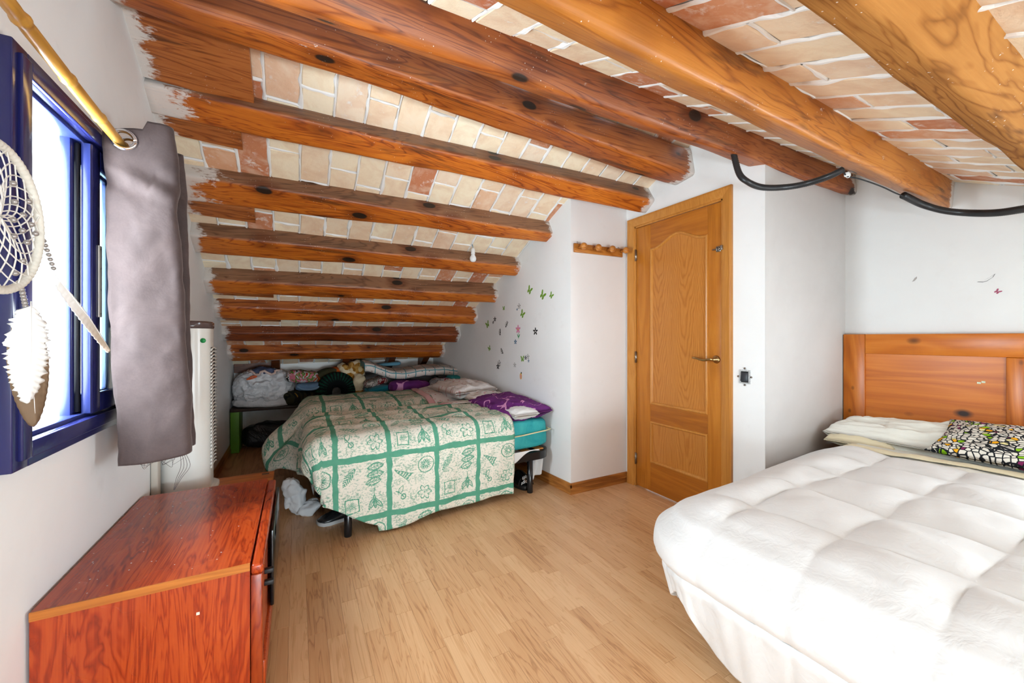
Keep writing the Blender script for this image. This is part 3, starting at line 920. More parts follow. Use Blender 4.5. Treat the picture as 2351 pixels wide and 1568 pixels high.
gr = add('grille', loft([[(p[0], p[1], p[2]) for p in rrect(ccx+.052, ccy+.018, .0515, .078, .03, z)] for z in (0.50, 1.12)]), M_blackm, parent=co)
for k in range(34):
    z = 0.505 + k*0.0182
    a0 = -0.6
    pts = []
    for q in range(7):
        a = lerp(-0.055, 0.09, q/6)
        pts.append((ccx+.1052, ccy+a, z + 0.012*math.sin(q/6*pi)))
    add('slat', tube(pts, 0.0045, 6), M_cool, parent=co)
lg = add('logo', lathe([(0.0, 0), (0.012, 0.0), (0.012, -0.001)], (ccx+.080, ccy-.0985, 1.155), 14, 'Y'), plain('green_decal', (0.02, 0.30, 0.08), 0.4), parent=co)
lg['label'] = 'round green emblem'
tk = add('cable_trunking', box(-0.598, -0.572, 2.42, 2.47, 0.385, 0.80, 0.004), plain('beige_plastic', (0.52, 0.46, 0.39), 0.45))
tag(tk, 'beige vertical trunking on the wall below the curtain hem', 'trunking')

# ---- bamboo curtain rod
def bamboo():
    m = Mat('bamboo', 0.35, 0.45)
    f = m.noise(m.coord('Object', (50, 3, 50)), 1.0, 3); g = m.noise(m.coord('Object', (4, 6, 4)), 1.0, 3)
    m.col(m.ramp(f*0.5 + g*0.5, [(0.25, srgb(128, 84, 28)), (0.5, srgb(190, 136, 56)), (0.8, srgb(214, 168, 88))])); return m.m
rod_pts, rod_r = [], []
nodes_y = [0.80, 1.01, 1.225, 1.445, 1.655, 1.87, 2.08, 2.30, 2.52, 2.73]
y = 0.62
while y <= 2.831:
    k = (y-0.62)/2.21
    X_ = lerp(-0.487, -0.573, k); Z_ = 1.842 + 0.006*math.sin(y*3)
    r_ = 0.0150
    dn = min(abs(y-q) for q in nodes_y)
    r_ += 0.0035*max(0, 1-dn/0.012) - 0.0008*max(0, 1-abs(dn-0.02)/0.01)
    rod_pts.append((X_, y, Z_)); rod_r.append(r_); y += 0.006
rod = empty('curtain_rod', (-0.52, 1.7, 1.842), 'yellow bamboo curtain rod along the window wall', 'curtain rod')
add('cane', tube(rod_pts, rod_r, 14), bamboo(), parent=rod)
hk = add('hook', tube(spline([(-0.60, 2.80, 1.855), (-0.585, 2.80, 1.815), (-0.565, 2.805, 1.808), (-0.548, 2.81, 1.822), (-0.548, 2.81, 1.845)], 20), 0.0022, 6), M_steel, parent=rod)
hk['label'] = 'bent wire wall hook'

# ---- curtain
def velvet():
    m = Mat('taupe_velvet', 0.75, 0.2)
    v = m.coord('Object')
    a = m.noise(v, 7, 5, 0.65, 0.5); b = m.noise(v, 180, 2)
    m.col(m.mix(a*0.8 + b*0.2, srgb(44, 36, 36), srgb(98, 82, 79)))
    m.b.inputs['Sheen Weight'].default_value = 0.35; m.b.inputs['Sheen Roughness'].default_value = 0.4
    m.b.inputs['Sheen Tint'].default_value = (0.9, 0.82, 0.8, 1)
    m.bump(a, 0.25, 0.01); return m.m
M_velvet = velvet()
plan_t = [(-0.572, 1.815), (-0.49, 1.808), (-0.408, 1.82), (-0.404, 1.845), (-0.50, 1.87), (-0.57, 1.90), (-0.55, 1.93), (-0.47, 1.94), (-0.398, 1.955), (-0.41, 1.98), (-0.50, 2.0), (-0.575, 2.04)]
plan_b = [(-0.530, 1.80), (-0.44, 1.80), (-0.352, 1.825), (-0.352, 1.86), (-0.44, 1.885), (-0.53, 1.91), (-0.51, 1.95), (-0.44, 1.965), (-0.362, 1.98), (-0.38, 2.01), (-0.46, 2.03), (-0.55, 2.07)]
st, sb = spline([(a, b, 0) for a, b in plan_t], 88), spline([(a, b, 0) for a, b in plan_b], 88)
def cur(u_, t_):
    i = int(round(u_*88)); p = st[i].lerp(sb[i], t_**0.8)
    zt = 1.862 + 0.028*math.sin(u_*9) + (0.03 if 0.12 < u_ < 0.3 else 0)
    zb = 0.748 - 0.012*math.sin(u_*11+1)
    z = lerp(zt, zb, t_)
    w_ = fbm(p.x*9, z*5, u_*3)*0.006
    wr_ = 0.010*math.sin((z-1.70)*55 + p.x*30)*math.exp(-((z-1.70)/0.05)**2)
    return (p.x + w_, p.y + w_*1.4 + wr_ + 0.012*math.sin(z*3.1)*t_, z)
cur_r = empty('curtain', (-0.47, 1.9, 0.745), 'bunched taupe velvet curtain hanging from the bamboo rod', 'curtain')
V, F, U = gridsurf(cur, 88, 150)
def in_ring(f):
    c_ = sum((Vector(V[q]) for q in f), Vector())/len(f)
    return any(abs(c_.y-yy) < 0.03 and math.hypot(c_.x+0.515+(yy-1.8)*0.04, c_.z-1.838) < 0.030 for yy in (1.806, 1.868, 1.934))
F = [f for f in F if not in_ring(f)]
solidify(add('cloth', (V, F), M_velvet, parent=cur_r), 0.004)
M_chrome = plain('chrome', (0.72, 0.72, 0.74), 0.12, 1.0)
def torus(c, R0, r0, axis, seg=32, s2=10):
    pts = []
    for k in range(seg+1):
        a = 2*pi*k/seg
        if axis == 'Y': pts.append((c[0]+R0*math.cos(a), c[1], c[2]+R0*math.sin(a)))
        else: pts.append((c[0], c[1]+R0*math.cos(a), c[2]+R0*math.sin(a)))
    return tube(pts, r0, s2)
for yy, zz in ((1.806, 1.838), (1.868, 1.838), (1.934, 1.838)):
    add('grommet', merge(torus((-0.515 - (yy-1.8)*0.04, yy, zz), 0.030, 0.0068, 'Y')), M_chrome, parent=cur_r)
for k in range(7):
    x0 = -0.50 + 0.02*k; y0 = 1.83
    q = R.uniform(-.02, .02)
    add('loose_thread', tube(spline([(x0, y0, 0.75), (x0+q, y0+.01, 0.73), (x0+q*2+.01, y0, 0.715+R.uniform(-.01, .01)), (x0+.03+q, y0, 0.735)], 14), 0.0006, 4), M_velvet, parent=cur_r)
for k in range(4):
    x0 = -0.372 + 0.005*k
    add('loose_thread', tube(spline([(x0, 1.84, 0.75), (x0+.004*k, 1.845, 0.70), (x0-.012, 1.84, 0.66), (x0-.02-.004*k, 1.842, 0.62)], 14), 0.0007, 4), M_velvet, parent=cur_r)

# ---- dream catcher
dc = empty('dream_catcher', (-0.49, 1.12, 0.985), 'white net dream catcher with beads and feathers hanging in front of the blue window', 'dream catcher')
C0 = Vector((-0.495, 1.118, 1.398)); RH = 0.138
M_cord = plain('ivory_cord', (0.70, 0.66, 0.58), 0.7, var=0.15, scale=90)
M_white = plain('white_cord', (0.80, 0.79, 0.76), 0.7)
hp = []; hr = []
for k in range(241):
    a = 2*pi*k/240
    hp.append(C0 + Vector((0, RH*math.cos(a), RH*math.sin(a)))); hr.append(0.0078 + 0.0006*math.sin(k*2.1))
add('hoop', tube(hp, hr, 10, caps=False), M_cord, parent=dc)
M_net = plain('white_net_cord', (0.78, 0.74, 0.68), 0.7)
nvf = []
NP = 22; prev = None
for ring in range(8):
    rr0 = RH*(1-0.118*ring) - 0.004; rr1 = RH*(1-0.118*(ring+1)) - 0.004
    for k in range(NP):
        a0 = 2*pi*(k+0.5*ring)/NP; am = 2*pi*(k+0.5*ring+0.5)/NP; a1 = 2*pi*(k+0.5*ring+1)/NP
        P_ = lambda r_, a: C0 + Vector((0.004*math.sin(a*5), r_*math.cos(a), r_*math.sin(a)))
        for s_, e_ in ((a0, am), (am, a1)):
            pa = P_(rr0 if s_ == a0 else rr1, s_); pb = P_(rr1 if e_ == am else rr0, e_)
            nvf.append(tube([pa, pb], 0.0013, 5, caps=False))
add('net', merge(*nvf), M_net, parent=dc)
M_pearl = plain('grey_pearl', (0.34, 0.31, 0.29), 0.18, 0.4, 0.6)
def sph(c, r, n=10, sz=1.0):
    V, F = [], []
    for i in range(n+1):
        t = pi*i/n
        for k in range(n):
            a = 2*pi*k/n; V.append((c[0]+r*math.sin(t)*math.cos(a), c[1]+r*math.sin(t)*math.sin(a), c[2]+r*math.cos(t)*sz))
    for i in range(n):
        for k in range(n):
            k2 = (k+1) % n; F.append((i*n+k, (i+1)*n+k, (i+1)*n+k2, i*n+k2))
    return V, F
for rr_, aa in ((.10, .1), (.105, .55), (.09, -.35), (.10, -.8), (.075, .3), (.07, -.15), (.06, .75), (.05, -.6), (.11, -1.15), (.085, 1.1), (.04, .1), (.115, -0.05)):
    add('bead', sph(C0 + Vector((0.003, rr_*math.cos(aa), rr_*math.sin(aa))), 0.0055), M_pearl, parent=dc)
add('hanging_cord', tube([C0 + Vector((0, 0, RH)), (-0.503, 1.118, 1.86)], 0.0014, 5), M_white, parent=dc)
def feather_mat(name, base, tip):
    m = Mat(name, 0.65, 0.3); x_, y_, z_ = m.sep(m.coord('UV'))
    f = m.noise(m.coord('UV', (60, 4, 1)), 1.0, 3)
    m.col(m.mix(ramp01(y_ + (f-0.5)*0.5, 0.25, 0.75), base, tip)); return m.m
M_feB = feather_mat('brown_feather', (0.36, 0.25, 0.16), (0.17, 0.105, 0.06))
M_feW = feather_mat('white_feather', (0.86, 0.85, 0.83), (0.80, 0.78, 0.75))
M_feT = feather_mat('white_and_tan_feather', (0.82, 0.80, 0.77), (0.48, 0.38, 0.28))
def feather(p0, p1, wid, mat, label, facing=(0.7, -0.7, 0), fluff=0.0, bend=0.0):
    p0, p1 = Vector(p0), Vector(p1); ax = p1-p0; fc = Vector(facing).normalized()
    sd = ax.normalized().cross(fc).normalized(); nrm = sd.cross(ax.normalized())
    rs = random.Random(int(wid*1e5)+3)
    nl, nw = 60, 8; V, F, U = [], [], []
    for i in range(nl+1):
        t = i/nl; wv = wid*(math.sin(pi*min(1, t*0.93+0.07))**0.55)*(1-0.25*t)
        for j in range(nw+1):
            q = j/nw*2-1
            e = (1+fluff*rs.uniform(-1, 1)) if abs(q) > 0.99 else 1
            V.append(tuple(p0 + ax*(t + 0.05*abs(q)) + sd*(q*wv*e + bend*math.sin(t*pi)) + nrm*(0.006*math.cos(q*2.2) + 0.004*math.sin(i*1.7)*abs(q)*(0.3+fluff)))); U.append((j/nw, t))
    for i in range(nl):
        for j in range(nw):
            a = i*(nw+1)+j; F.append((a, a+nw+1, a+nw+2, a+1))
    f = add('feather', (V, F), mat, parent=dc, uv=U); solidify(f, 0.0008)
    f['label'] = label
    q = add('quill', tube([p0-ax*0.05+nrm*0.006, p0+ax*0.5+sd*bend+nrm*0.008, p1+nrm*0.006], [0.0014, 0.001, 0.0004], 6), M_feT, parent=f)
# downy barbs for the white feather
feather((-0.495, 1.205, 1.215), (-0.49, 1.222, 0.992), 0.034, M_feB, 'broad brown feather')
feather((-0.488, 1.200, 1.235), (-0.484, 1.185, 1.045), 0.034, M_feW, 'downy white feather', fluff=0.22)
feather((-0.495, 1.318, 1.306), (-0.490, 1.592, 1.134), 0.018, M_feT, 'slim white and tan feather', facing=(0.9, -0.4, 0.2), bend=-0.006)
for (q0, q1, n) in (((-0.495, 1.192, 1.268), (-0.493, 1.200, 1.235), 6), ((-0.495, 1.272, 1.385), (-0.495, 1.312, 1.33), 7)):
    for k in range(n):
        add('bead', sph(Vector(q0).lerp(Vector(q1), k/(n-1)), 0.0048), M_pearl, parent=dc)

# ---- small stickers left on the window wall
def flat_poly(pts2, org, ex, ey, th=0.0006):
    org, ex, ey = Vector(org), Vector(ex), Vector(ey); n_ = ex.cross(ey)
    return extrude([org + ex*a + ey*b for a, b in pts2], n_*th)
def star2(n, r0, r1, ph=pi/2):
    return [((r0 if k % 2 == 0 else r1)*math.cos(ph+pi*k/n), (r0 if k % 2 == 0 else r1)*math.sin(ph+pi*k/n)) for k in range(2*n)]
M_stg = plain('green_sticker', (0.16, 0.33, 0.03), 0.5, var=0.6, scale=160)
M_stt = plain('teal_sticker', (0.03, 0.28, 0.22), 0.5)
tag(add('leaf_sticker', flat_poly(star2(4, .016, .007), (XL+0.0006, 2.72, 1.335), (0, 1, 0), (0, 0, 1)), M_stg, smooth=False), 'tiny green sticker on the window wall above the air cooler', 'sticker')
tag(add('star_sticker', flat_poly(star2(5, .014, .006), (XL+0.0006, 2.58, 1.275), (0, 1, 0), (0, 0, 1)), M_stt, smooth=False), 'tiny teal sticker on the window wall just above the cooler lid', 'sticker')
# ================================================================== THE WHITE BED
M_hbx = wood('orange_pine_y', srgb(166, 80, 14), srgb(198, 110, 30), srgb(216, 136, 56), 1, 1.0, 0.3, ring=6, knots=1.1, contrast=0.8)
M_hbz = wood('orange_pine_z', srgb(156, 78, 14), srgb(196, 108, 28), srgb(216, 136, 54), 2, 1.2, 0.3, ring=6, knots=2.2)
hb = empty('headboard', (3.29, 0.56, 0.0), 'orange pine panelled headboard against the wall behind the white bed', 'headboard')
hx0, hx1 = 3.268, 3.306
add('post', box(hx0, hx1, 1.195, 1.312, 0.0, 1.192, 0.003), M_hbz, parent=hb)
add('post', box(hx0, hx1, -0.19, -0.075, 0.0, 1.192, 0.003), M_hbz, parent=hb)
add('top_rail', box(hx0, hx1, -0.074, 1.194, 1.066, 1.192, 0.003), M_hbx, parent=hb)
add('bottom_rail', box(hx0, hx1, -0.074, 1.194, 0.30, 0.42, 0.003), M_hbx, parent=hb)
add('centre_stile', box(hx0+0.001, hx1, 0.50, 0.606, 0.42, 1.065, 0.003), M_hbz, parent=hb)
add('panel', box(hx0+0.012, hx1-0.005, 0.606, 1.195, 0.42, 1.066), M_hbx, parent=hb, smooth=False)
add('panel', box(hx0+0.012, hx1-0.005, -0.075, 0.50, 0.42, 1.066), M_hbx, parent=hb, smooth=False)
for y in (0.702, 0.686):
    s_ = add('sticker_scrap', box(hx0+0.0108, hx0+0.0122, y-0.007, y+0.007, 0.917+(0.702-y)*0.4, 0.927+(0.702-y)*0.4), plain('paper_scrap', (0.62, 0.68, 0.5), 0.6, var=0.3, scale=200), parent=hb, smooth=False)

def sheet_mat(name, c, c2=None, fine=0.25, sc=30):
    m = Mat(name, 0.8, 0.15)
    v = m.coord('Object')
    a = m.noise(v, 3.0, 4, 0.6); b = m.noise(v, sc, 3, 0.6, 0.8)
    m.col(m.mix(a, c, c2 or tuple(q*0.96 for q in c)))
    m.b.inputs['Sheen Weight'].default_value = 0.15
    m.bump(b, fine, 0.006); return m.m
M_duvet = sheet_mat('white_cotton', (0.78, 0.775, 0.765), (0.76, 0.755, 0.75), 0.4, 22)
M_sheet = sheet_mat('ivory_cotton', (0.80, 0.78, 0.72), (0.80, 0.77, 0.68))
M_cream = sheet_mat('cream_cotton', (0.76, 0.66, 0.46), (0.72, 0.62, 0.42))
bedw = empty('double_bed', (2.3, 0.52, 0), 'double bed base and mattress under the white duvet', 'bed')
add('base', box(1.50, 3.255, -0.10, 1.08, 0.06, 0.22, 0.01), plain('bed_base_cloth', (0.55, 0.53, 0.5), 0.8), parent=bedw)
add('mattress', box(1.46, 3.255, -0.12, 1.12, 0.22, 0.475, 0.05, 4), M_sheet, parent=bedw)
for x_, y_ in ((1.56, 0.0), (1.56, 1.0), (3.2, 0.0), (3.2, 1.0)):
    add('leg', lathe([(0.022, 0.0), (0.025, 0.06)], (x_, y_, 0), 12), M_blackm, parent=bedw)

# duvet: quilted in boxes, draped over the foot and the far side
prof = [(0, 0), (.10, .010), (.185, .045), (.245, .115), (.258, .18), (.225, .265), (.205, .34), (.165, .47), (.135, .575)]
plen = [0.0]
for a, b in zip(prof, prof[1:]): plen.append(plen[-1] + math.hypot(b[0]-a[0], b[1]-a[1]))
def prof_at(d):
    if d <= 0: return 0.0, 0.0
    for i in range(len(plen)-1):
        if d <= plen[i+1]:
            t = (d-plen[i])/(plen[i+1]-plen[i]); return lerp(prof[i][0], prof[i+1][0], t), lerp(prof[i][1], prof[i+1][1], t)
    return prof[-1]
XE0 = 1.445
def puffs(x_, y_):
    a = abs(math.sin(pi*(x_-1.50)/0.325)); b = abs(math.sin(pi*(y_-0.605)/0.275))
    return (a**0.42)*(b**0.42)
def duvet(u_, v_):
    x_ = lerp(2.80, XE0-0.60*1.12, u_); y_ = lerp(-0.55, 1.22+0.10, v_)
    yedge = lerp(0.93, 1.03, smoothstep(1.4, 2.8, x_))
    a = max(0, XE0-x_); b = max(0, y_-yedge)
    # the far corner of the drape is pulled up
    amax = 0.66 - 0.20*smoothstep(0.78, 1.10, y_) + 0.015*math.sin(y_*9)
    a = a*amax/0.672
    b = min(b, 0.30)
    d = math.hypot(a, b)
    out, drop = prof_at(d)
    dx, dy_ = (a/d, b/d) if d > 1e-6 else (0, 0)
    lift = 0.034*puffs(x_, y_)*(1-0.92*smoothstep(0, 0.16, d))
    soft = 0.020*nz(x_*3.1, y_*3.3, 1.0) + 0.006*nz(x_*11, y_*11, 4.0)
    wr = 0.0035*math.sin(y_*60 + 8*nz(x_*5, y_*5)) * smoothstep(0.25, 0.0, abs((y_-0.605+0.1375) % 0.275 - 0.1375)/0.05)
    fold = 0.016*nz(y_*6, d*2.5, 8.0)*smoothstep(0.28, 0.5, d) + 0.008*nz(y_*17, d*3, 2.0)*smoothstep(0.3, 0.5, d)
    X_ = XE0 if a > 0 else x_
    Y_ = min(y_, yedge) if b > 0 else y_
    side = smoothstep(0.02, 0.25, d)
    head = smoothstep(2.80, 2.62, x_)
    z = 0.520 + (lift + soft + wr)*(1-0.8*side)*head - drop*(0.985)
    seam = 0.020*math.exp(-((d-0.395)/0.016)**2) - 0.014*smoothstep(0.40, 0.30, d)*smoothstep(0.2, 0.3, d)
    o_ = out + lift*side*0.6 + fold - seam - 0.003*math.exp(-(((y_-0.605+0.1375) % 0.275 - 0.1375)/0.014)**2)*side
    X_ -= dx*o_; Y_ += dy_*o_
    z = max(z + 0.012, 0.008)
    return (X_, Y_, z)
V, F, U = gridsurf(duvet, 260, 200)
dv = add('duvet', (V, F), M_duvet); solidify(dv, 0.012, -1)
tag(dv, 'puffy white quilted duvet hanging down over the foot of the double bed', 'duvet')
sm_ = dv.modifiers.new('smooth', 'SMOOTH'); sm_.factor = 0.5; sm_.iterations = 2

# turned-back sheet with cream border
def fold_sheet(u_, v_):
    y_ = lerp(-0.5, 1.20, v_); x_ = lerp(2.55, 2.98, u_)
    z = 0.515 + 0.030*smoothstep(2.55, 2.75, x_) + 0.010*nz(x_*5, y_*4, 3) + 0.005*nz(x_*16, y_*12)
    z -= 0.10*smoothstep(1.08, 1.22, y_)
    return (x_ + 0.02*math.sin(y_*5), y_, z + 0.008)
V, F, U = gridsurf(fold_sheet, 30, 70)
fs = empty('top_sheet', (2.75, 0.4, 0.5), 'ivory sheet turned back between the duvet and the bolster', 'sheet')
solidify(add('cloth', (V, F), M_sheet, parent=fs), 0.004)
def hemstrip(u_, v_):
    y_ = lerp(-0.5, 1.14, v_); x_ = lerp(2.735, 2.80, u_) + 0.015*nz(y_*4, 2) + 0.02*math.sin(y_*5) - 0.06*(y_-0.7)*0.6
    z = 0.563 + 0.012*math.sin(u_*pi) + 0.010*nz(x_*5, y_*4, 3) + 0.006*nz(y_*14, u_) - 0.06*smoothstep(1.05, 1.2, y_)
    return (x_, y_, z)
V, F, U = gridsurf(hemstrip, 8, 80)
solidify(add('border', (V, F), M_cream, parent=fs), 0.004)['label'] = 'cream border'

# soft shapes -----------------------------------------------------------------
def cushion(cx_, cy_, cz_, lx, ly, th, rotM=None, seed=0.0, wr=0.012, n=44, power=0.42, corner=0.25, edge=0.003):
    """closed pillow: two grid shells meeting at a seam"""
    V, F, U = [], [], []
    for s in (1, -1):
        base = len(V)
        for i in range(n+1):
            for j in range(n+1):
                a, b = i/n*2-1, j/n*2-1
                h_ = ((1-a*a)*(1-b*b))
                h_ = max(h_, 0)**power
                px = a*lx/2*(1-0.05*corner*4*(1-abs(b))**0*(0 if abs(a) < 1 else 0)) ; py = b*ly/2
                px *= 1-corner*0.12*(1-b*b)*abs(a)**3*1.0; py *= 1-corner*0.12*(1-a*a)*abs(b)**3
                w_ = wr*(nz(a*2.3+seed, b*2.3, s*3)+0.5*nz(a*6+seed, b*6, s*5)+0.25*nz(a*14+seed, b*14, s))*min(1, h_*1.6)
                V.append((px, py, s*(th/2*h_+edge) + w_)); U.append((a*lx/2, b*ly/2))
        for i in range(n):
            for j in range(n):
                a = base+i*(n+1)+j
                F.append((a, a+n+1, a+n+2, a+1) if s > 0 else (a, a+1, a+n+2, a+n+1))
    m_ = (n+1)*(n+1)
    rim = [i*(n+1) for i in range(n+1)] + [n*(n+1)+j for j in range(1, n+1)] + [i*(n+1)+n for i in range(n-1, -1, -1)] + [j for j in range(n-1, 0, -1)]
    for k in range(len(rim)):
        a, b = rim[k], rim[(k+1) % len(rim)]
        F.append((a, b, m_+b, m_+a))
    M_ = Matrix.Translation((cx_, cy_, cz_)) @ (rotM.to_4x4() if rotM else Matrix.Identity(4))
    V = [tuple(M_ @ Vector(v)) for v in V]
    return (V, F), U
def rot(x=0, y=0, z=0):
    return Matrix.Rotation(math.radians(z), 3, 'Z') @ Matrix.Rotation(math.radians(y), 3, 'Y') @ Matrix.Rotation(math.radians(x), 3, 'X')

vf, U = cushion(3.06, 0.50, 0.598, 0.33, 1.54, 0.20, rot(y=-5), 2.0, 0.042, 80, 0.34)
bo = tag(add('bolster_pillow', vf, M_sheet), 'long white bolster pillow lying along the headboard', 'pillow')
vf, U = cushion(3.03, 1.10, 0.575, 0.34, 0.32, 0.10, rot(y=-10, z=6), 5.0, 0.012, 30)
tag(add('bed_pillow', vf, M_cream), 'cream pillow corner sticking out under the bolster by the recess wall', 'pillow')

def mosaic():
    m = Mat('mosaic_print', 0.75, 0.2)
    v = m.coord('UV', (1, 1, 1)); nn = m.n('ShaderNodeTexNoise'); m.link(v, nn.inputs['Vector']); nn.inputs['Scale'].default_value = 5
    mxn = m.n('ShaderNodeMix', data_type='VECTOR'); mxn.inputs[0].default_value = 0.06; m.link(v, mxn.inputs[4]); m.link(nn.outputs['Color'], mxn.inputs[5])
    mp = m.n('ShaderNodeMapping'); mp.inputs['Scale'].default_value = (76, 50, 50); m.link(mxn.outputs[1], mp.inputs['Vector'])
    e = m.voronoi(mp.outputs[0], 1.0, 'DISTANCE_TO_EDGE', 0.9); c = m.voronoi(mp.outputs[0], 1.0, 'F1', 0.9)
    sx = m.n('ShaderNodeSeparateColor'); m.link(c.outputs['Color'], sx.inputs[0]); r = Ex(sx.outputs[0])
    colr = m.ramp(r, [(0.0, (0.80, 0.75, 0.66)), (0.80, (0.24, 0.50, 0.01)), (0.865, (0.85, 0.40, 0.01)), (0.92, (0.22, 0.02, 0.10)), (0.955, (0.80, 0.72, 0.35))], 'CONSTANT')
    m.col(m.mix(ramp01(Ex(e.outputs['Distance']), 0.085, 0.12), (0.012, 0.014, 0.018), colr)); return m.m
vf, U = cushion(2.915, 0.465, 0.665, 0.30, 0.62, 0.10, rot(y=-26, z=-5), 9.0, 0.010, 46, 0.42, 0.6)
tag(add('throw_cushion', vf, mosaic(), uv=U), 'rectangular cushion with black, white, green and orange mosaic print leaning on the bolster', 'cushion')

# ================================================================== RIGHT-HAND WALL THINGS
M_rail = wood('coat_rail_oak', srgb(140, 78, 26), srgb(184, 116, 48), srgb(206, 142, 72), 0, 2.0, 0.3)
rk = empty('coat_rail', (2.06, YN-0.004, 1.80), 'wooden coat rail with four round pegs on the hook wall left of the door', 'coat rail')
add('board', xform(box(-0.24, 0.24, -0.018, 0.0, -0.033, 0.033, 0.004), Matrix.Translation((2.06, YN-0.004, 1.845)) @ Matrix.Rotation(-0.012, 4, 'Y')), M_rail, parent=rk)
for k in range(4):
    xk = 1.862 + 0.139*k
    add('peg', lathe([(0.0, -0.004), (0.011, -0.004), (0.009, -0.018), (0.010, -0.032), (0.018, -0.040), (0.025, -0.052), (0.026, -0.062), (0.021, -0.074), (0.010, -0.081), (0.0, -0.082)], (xk, YN-0.018, 1.846+0.004*k), 18, 'Y'), M_rail, parent=rk)
for xk in (1.855, 2.265):
    add('hanging_eye', torus((xk, YN-0.010, 1.886), 0.006, 0.0015, 'Y', 14, 6), M_steel, parent=rk)

sw = empty('light_switch', (XD, 1.434, 0.89), 'dark light switch without cover plate on the white wall right of the door', 'light switch')
add('mount_frame', merge(box(XD-0.006, XD, 1.402, 1.466, 0.894, 0.902), box(XD-0.006, XD, 1.402, 1.466, 0.968, 0.976), box(XD-0.006, XD, 1.402, 1.411, 0.902, 0.968), box(XD-0.006, XD, 1.457, 1.466, 0.902, 0.968)), plain('painted_over_steel', (0.5, 0.5, 0.5), 0.5, 0.3, var=0.9, scale=140), parent=sw, smooth=False)
add('box', box(XD-0.003, XD+0.02, 1.405, 1.463, 0.897, 0.973), M_blackm, parent=sw, smooth=False)
add('rocker', xform(box(-0.007, 0.006, -0.021, 0.021, -0.026, 0.026, 0.003), Matrix.Translation((XD-0.008, 1.433, 0.934)) @ Matrix.Rotation(0.12, 4, 'Y')), plain('charcoal_rocker', (0.03, 0.033, 0.04), 0.35), parent=sw)
for yy, zz in ((1.434, 0.985), (1.434, 0.886), (1.396, 0.935), (1.474, 0.935)):
    add('screw', lathe([(0.0, -0.005), (0.006, -0.005), (0.006, 0.0)], (XD, yy, zz), 10, 'X'), M_steel, parent=sw)

# cables
def conduit(name, pts, r, label, n):
    P_ = spline(pts, n); rad = [r*(1.0 if k % 2 == 0 else 0.86) for k in range(len(P_))]
    return tag(add(name, tube(P_, rad, 14), plain('black_conduit', (0.02, 0.021, 0.023), 0.35, 0, 0.5)), label, 'cable conduit')
conduit('cable_conduit', [(2.10, 1.345, 2.20), (2.10, 1.31, 2.06), (2.115, 1.27, 2.0), (2.193, 1.24, 1.975), (2.287, 1.18, 1.972), (2.337, 1.10, 1.973), (2.34, 1.0, 1.976), (2.352, 0.94, 1.994)], 0.0165, 'black corrugated conduit sagging from a beam above the door', 170)
conduit('cable_conduit', [(2.775, 0.855, 1.91), (2.918, 0.82, 1.873), (2.96, 0.75, 1.828), (2.964, 0.66, 1.792), (2.90, 0.56, 1.757), (2.82, 0.45, 1.735), (2.75, 0.30, 1.70), (2.7, 0.02, 1.64)], 0.0175, 'black corrugated conduit hanging from the golden beam toward the right edge', 220)
tag(add('electric_wire', tube(spline([(2.345, 0.945, 1.985), (2.366, 0.932, 1.958), (2.42, 0.90, 1.942), (2.53, 0.862, 1.915), (2.68, 0.852, 1.902), (2.79, 0.853, 1.906)], 40), 0.0032, 8), M_blackm), 'thin black wire clipped to the golden beam between two conduits', 'wire')
tag(add('cable_clip', merge(box(2.356, 2.376, 0.922, 0.944, 1.957, 1.977, 0.003), torus((2.366, 0.930, 1.957), 0.007, 0.002, 'X', 14, 6)), plain('white_plastic', (0.8, 0.8, 0.78), 0.4)), 'small white plastic cable clip under the golden beam', 'clip')

# hanging bulb
lb = empty('hanging_bulb', (1.28, 3.05, 1.80), 'bare white light bulb hanging on a wire between the brown beams', 'light bulb')
add('wire', tube(spline([(1.262, 3.06, 2.0), (1.268, 3.05, 1.955), (1.278, 3.05, 1.925), (1.28, 3.05, 1.905)], 20), 0.0028, 8), plain('blue_wire', (0.05, 0.16, 0.26), 0.5), parent=lb)
add('socket', lathe([(0.006, 1.91), (0.012, 1.906), (0.0165, 1.895), (0.0175, 1.862), (0.0165, 1.858)], (1.28, 3.05, 0), 18), plain('white_socket', (0.8, 0.79, 0.77), 0.35), parent=lb)
add('bulb', lathe([(0.014, 1.859), (0.017, 1.850), (0.026, 1.832), (0.0275, 1.820), (0.024, 1.806), (0.015, 1.797), (0.0, 1.794)], (1.28, 3.05, 0), 20), plain('opal_bulb', (0.85, 0.85, 0.84), 0.2), parent=lb)

# ================================================================== WALL STICKERS
M_stk = plain('black_sticker', (0.01, 0.01, 0.01), 0.5)
M_stb = plain('blue_sticker', (0.02, 0.12, 0.25), 0.5)
M_sto = plain('white_sticker_outline', (0.72, 0.71, 0.69), 0.5)
M_stp = plain('pink_sticker', (0.72, 0.24, 0.42), 0.5)
M_sty = plain('yellow_sticker', (0.8, 0.5, 0.06), 0.5)
M_sts = plain('green_stem_sticker', (0.03, 0.28, 0.10), 0.5)
SX = Vector((0.07, -1, 0)).normalized(); SZ = Vector((0, 0, 1))
def on_wall(y, z, lift=0.0): return Vector((xsticker(y)-0.0006-lift, y, z))
def rot2(pts, a, s=1.0, dx=0, dy=0):
    c, q = math.cos(a), math.sin(a); return [((x_*c-y_*q)*s+dx, (x_*q+y_*c)*s+dy) for x_, y_ in pts]
WING = [(0.02, 0.02), (0.10, 0.30), (0.32, 0.62), (0.50, 0.66), (0.54, 0.48), (0.44, 0.22), (0.30, 0.05), (0.40, -0.08), (0.40, -0.30), (0.26, -0.44), (0.12, -0.36), (0.03, -0.10)]
BFLY = WING + [(-a, b) for a, b in reversed(WING)]
def sticker_label(o, l, g): return tag(o, l, 'sticker', g)
GB = 'green butterfly stickers'
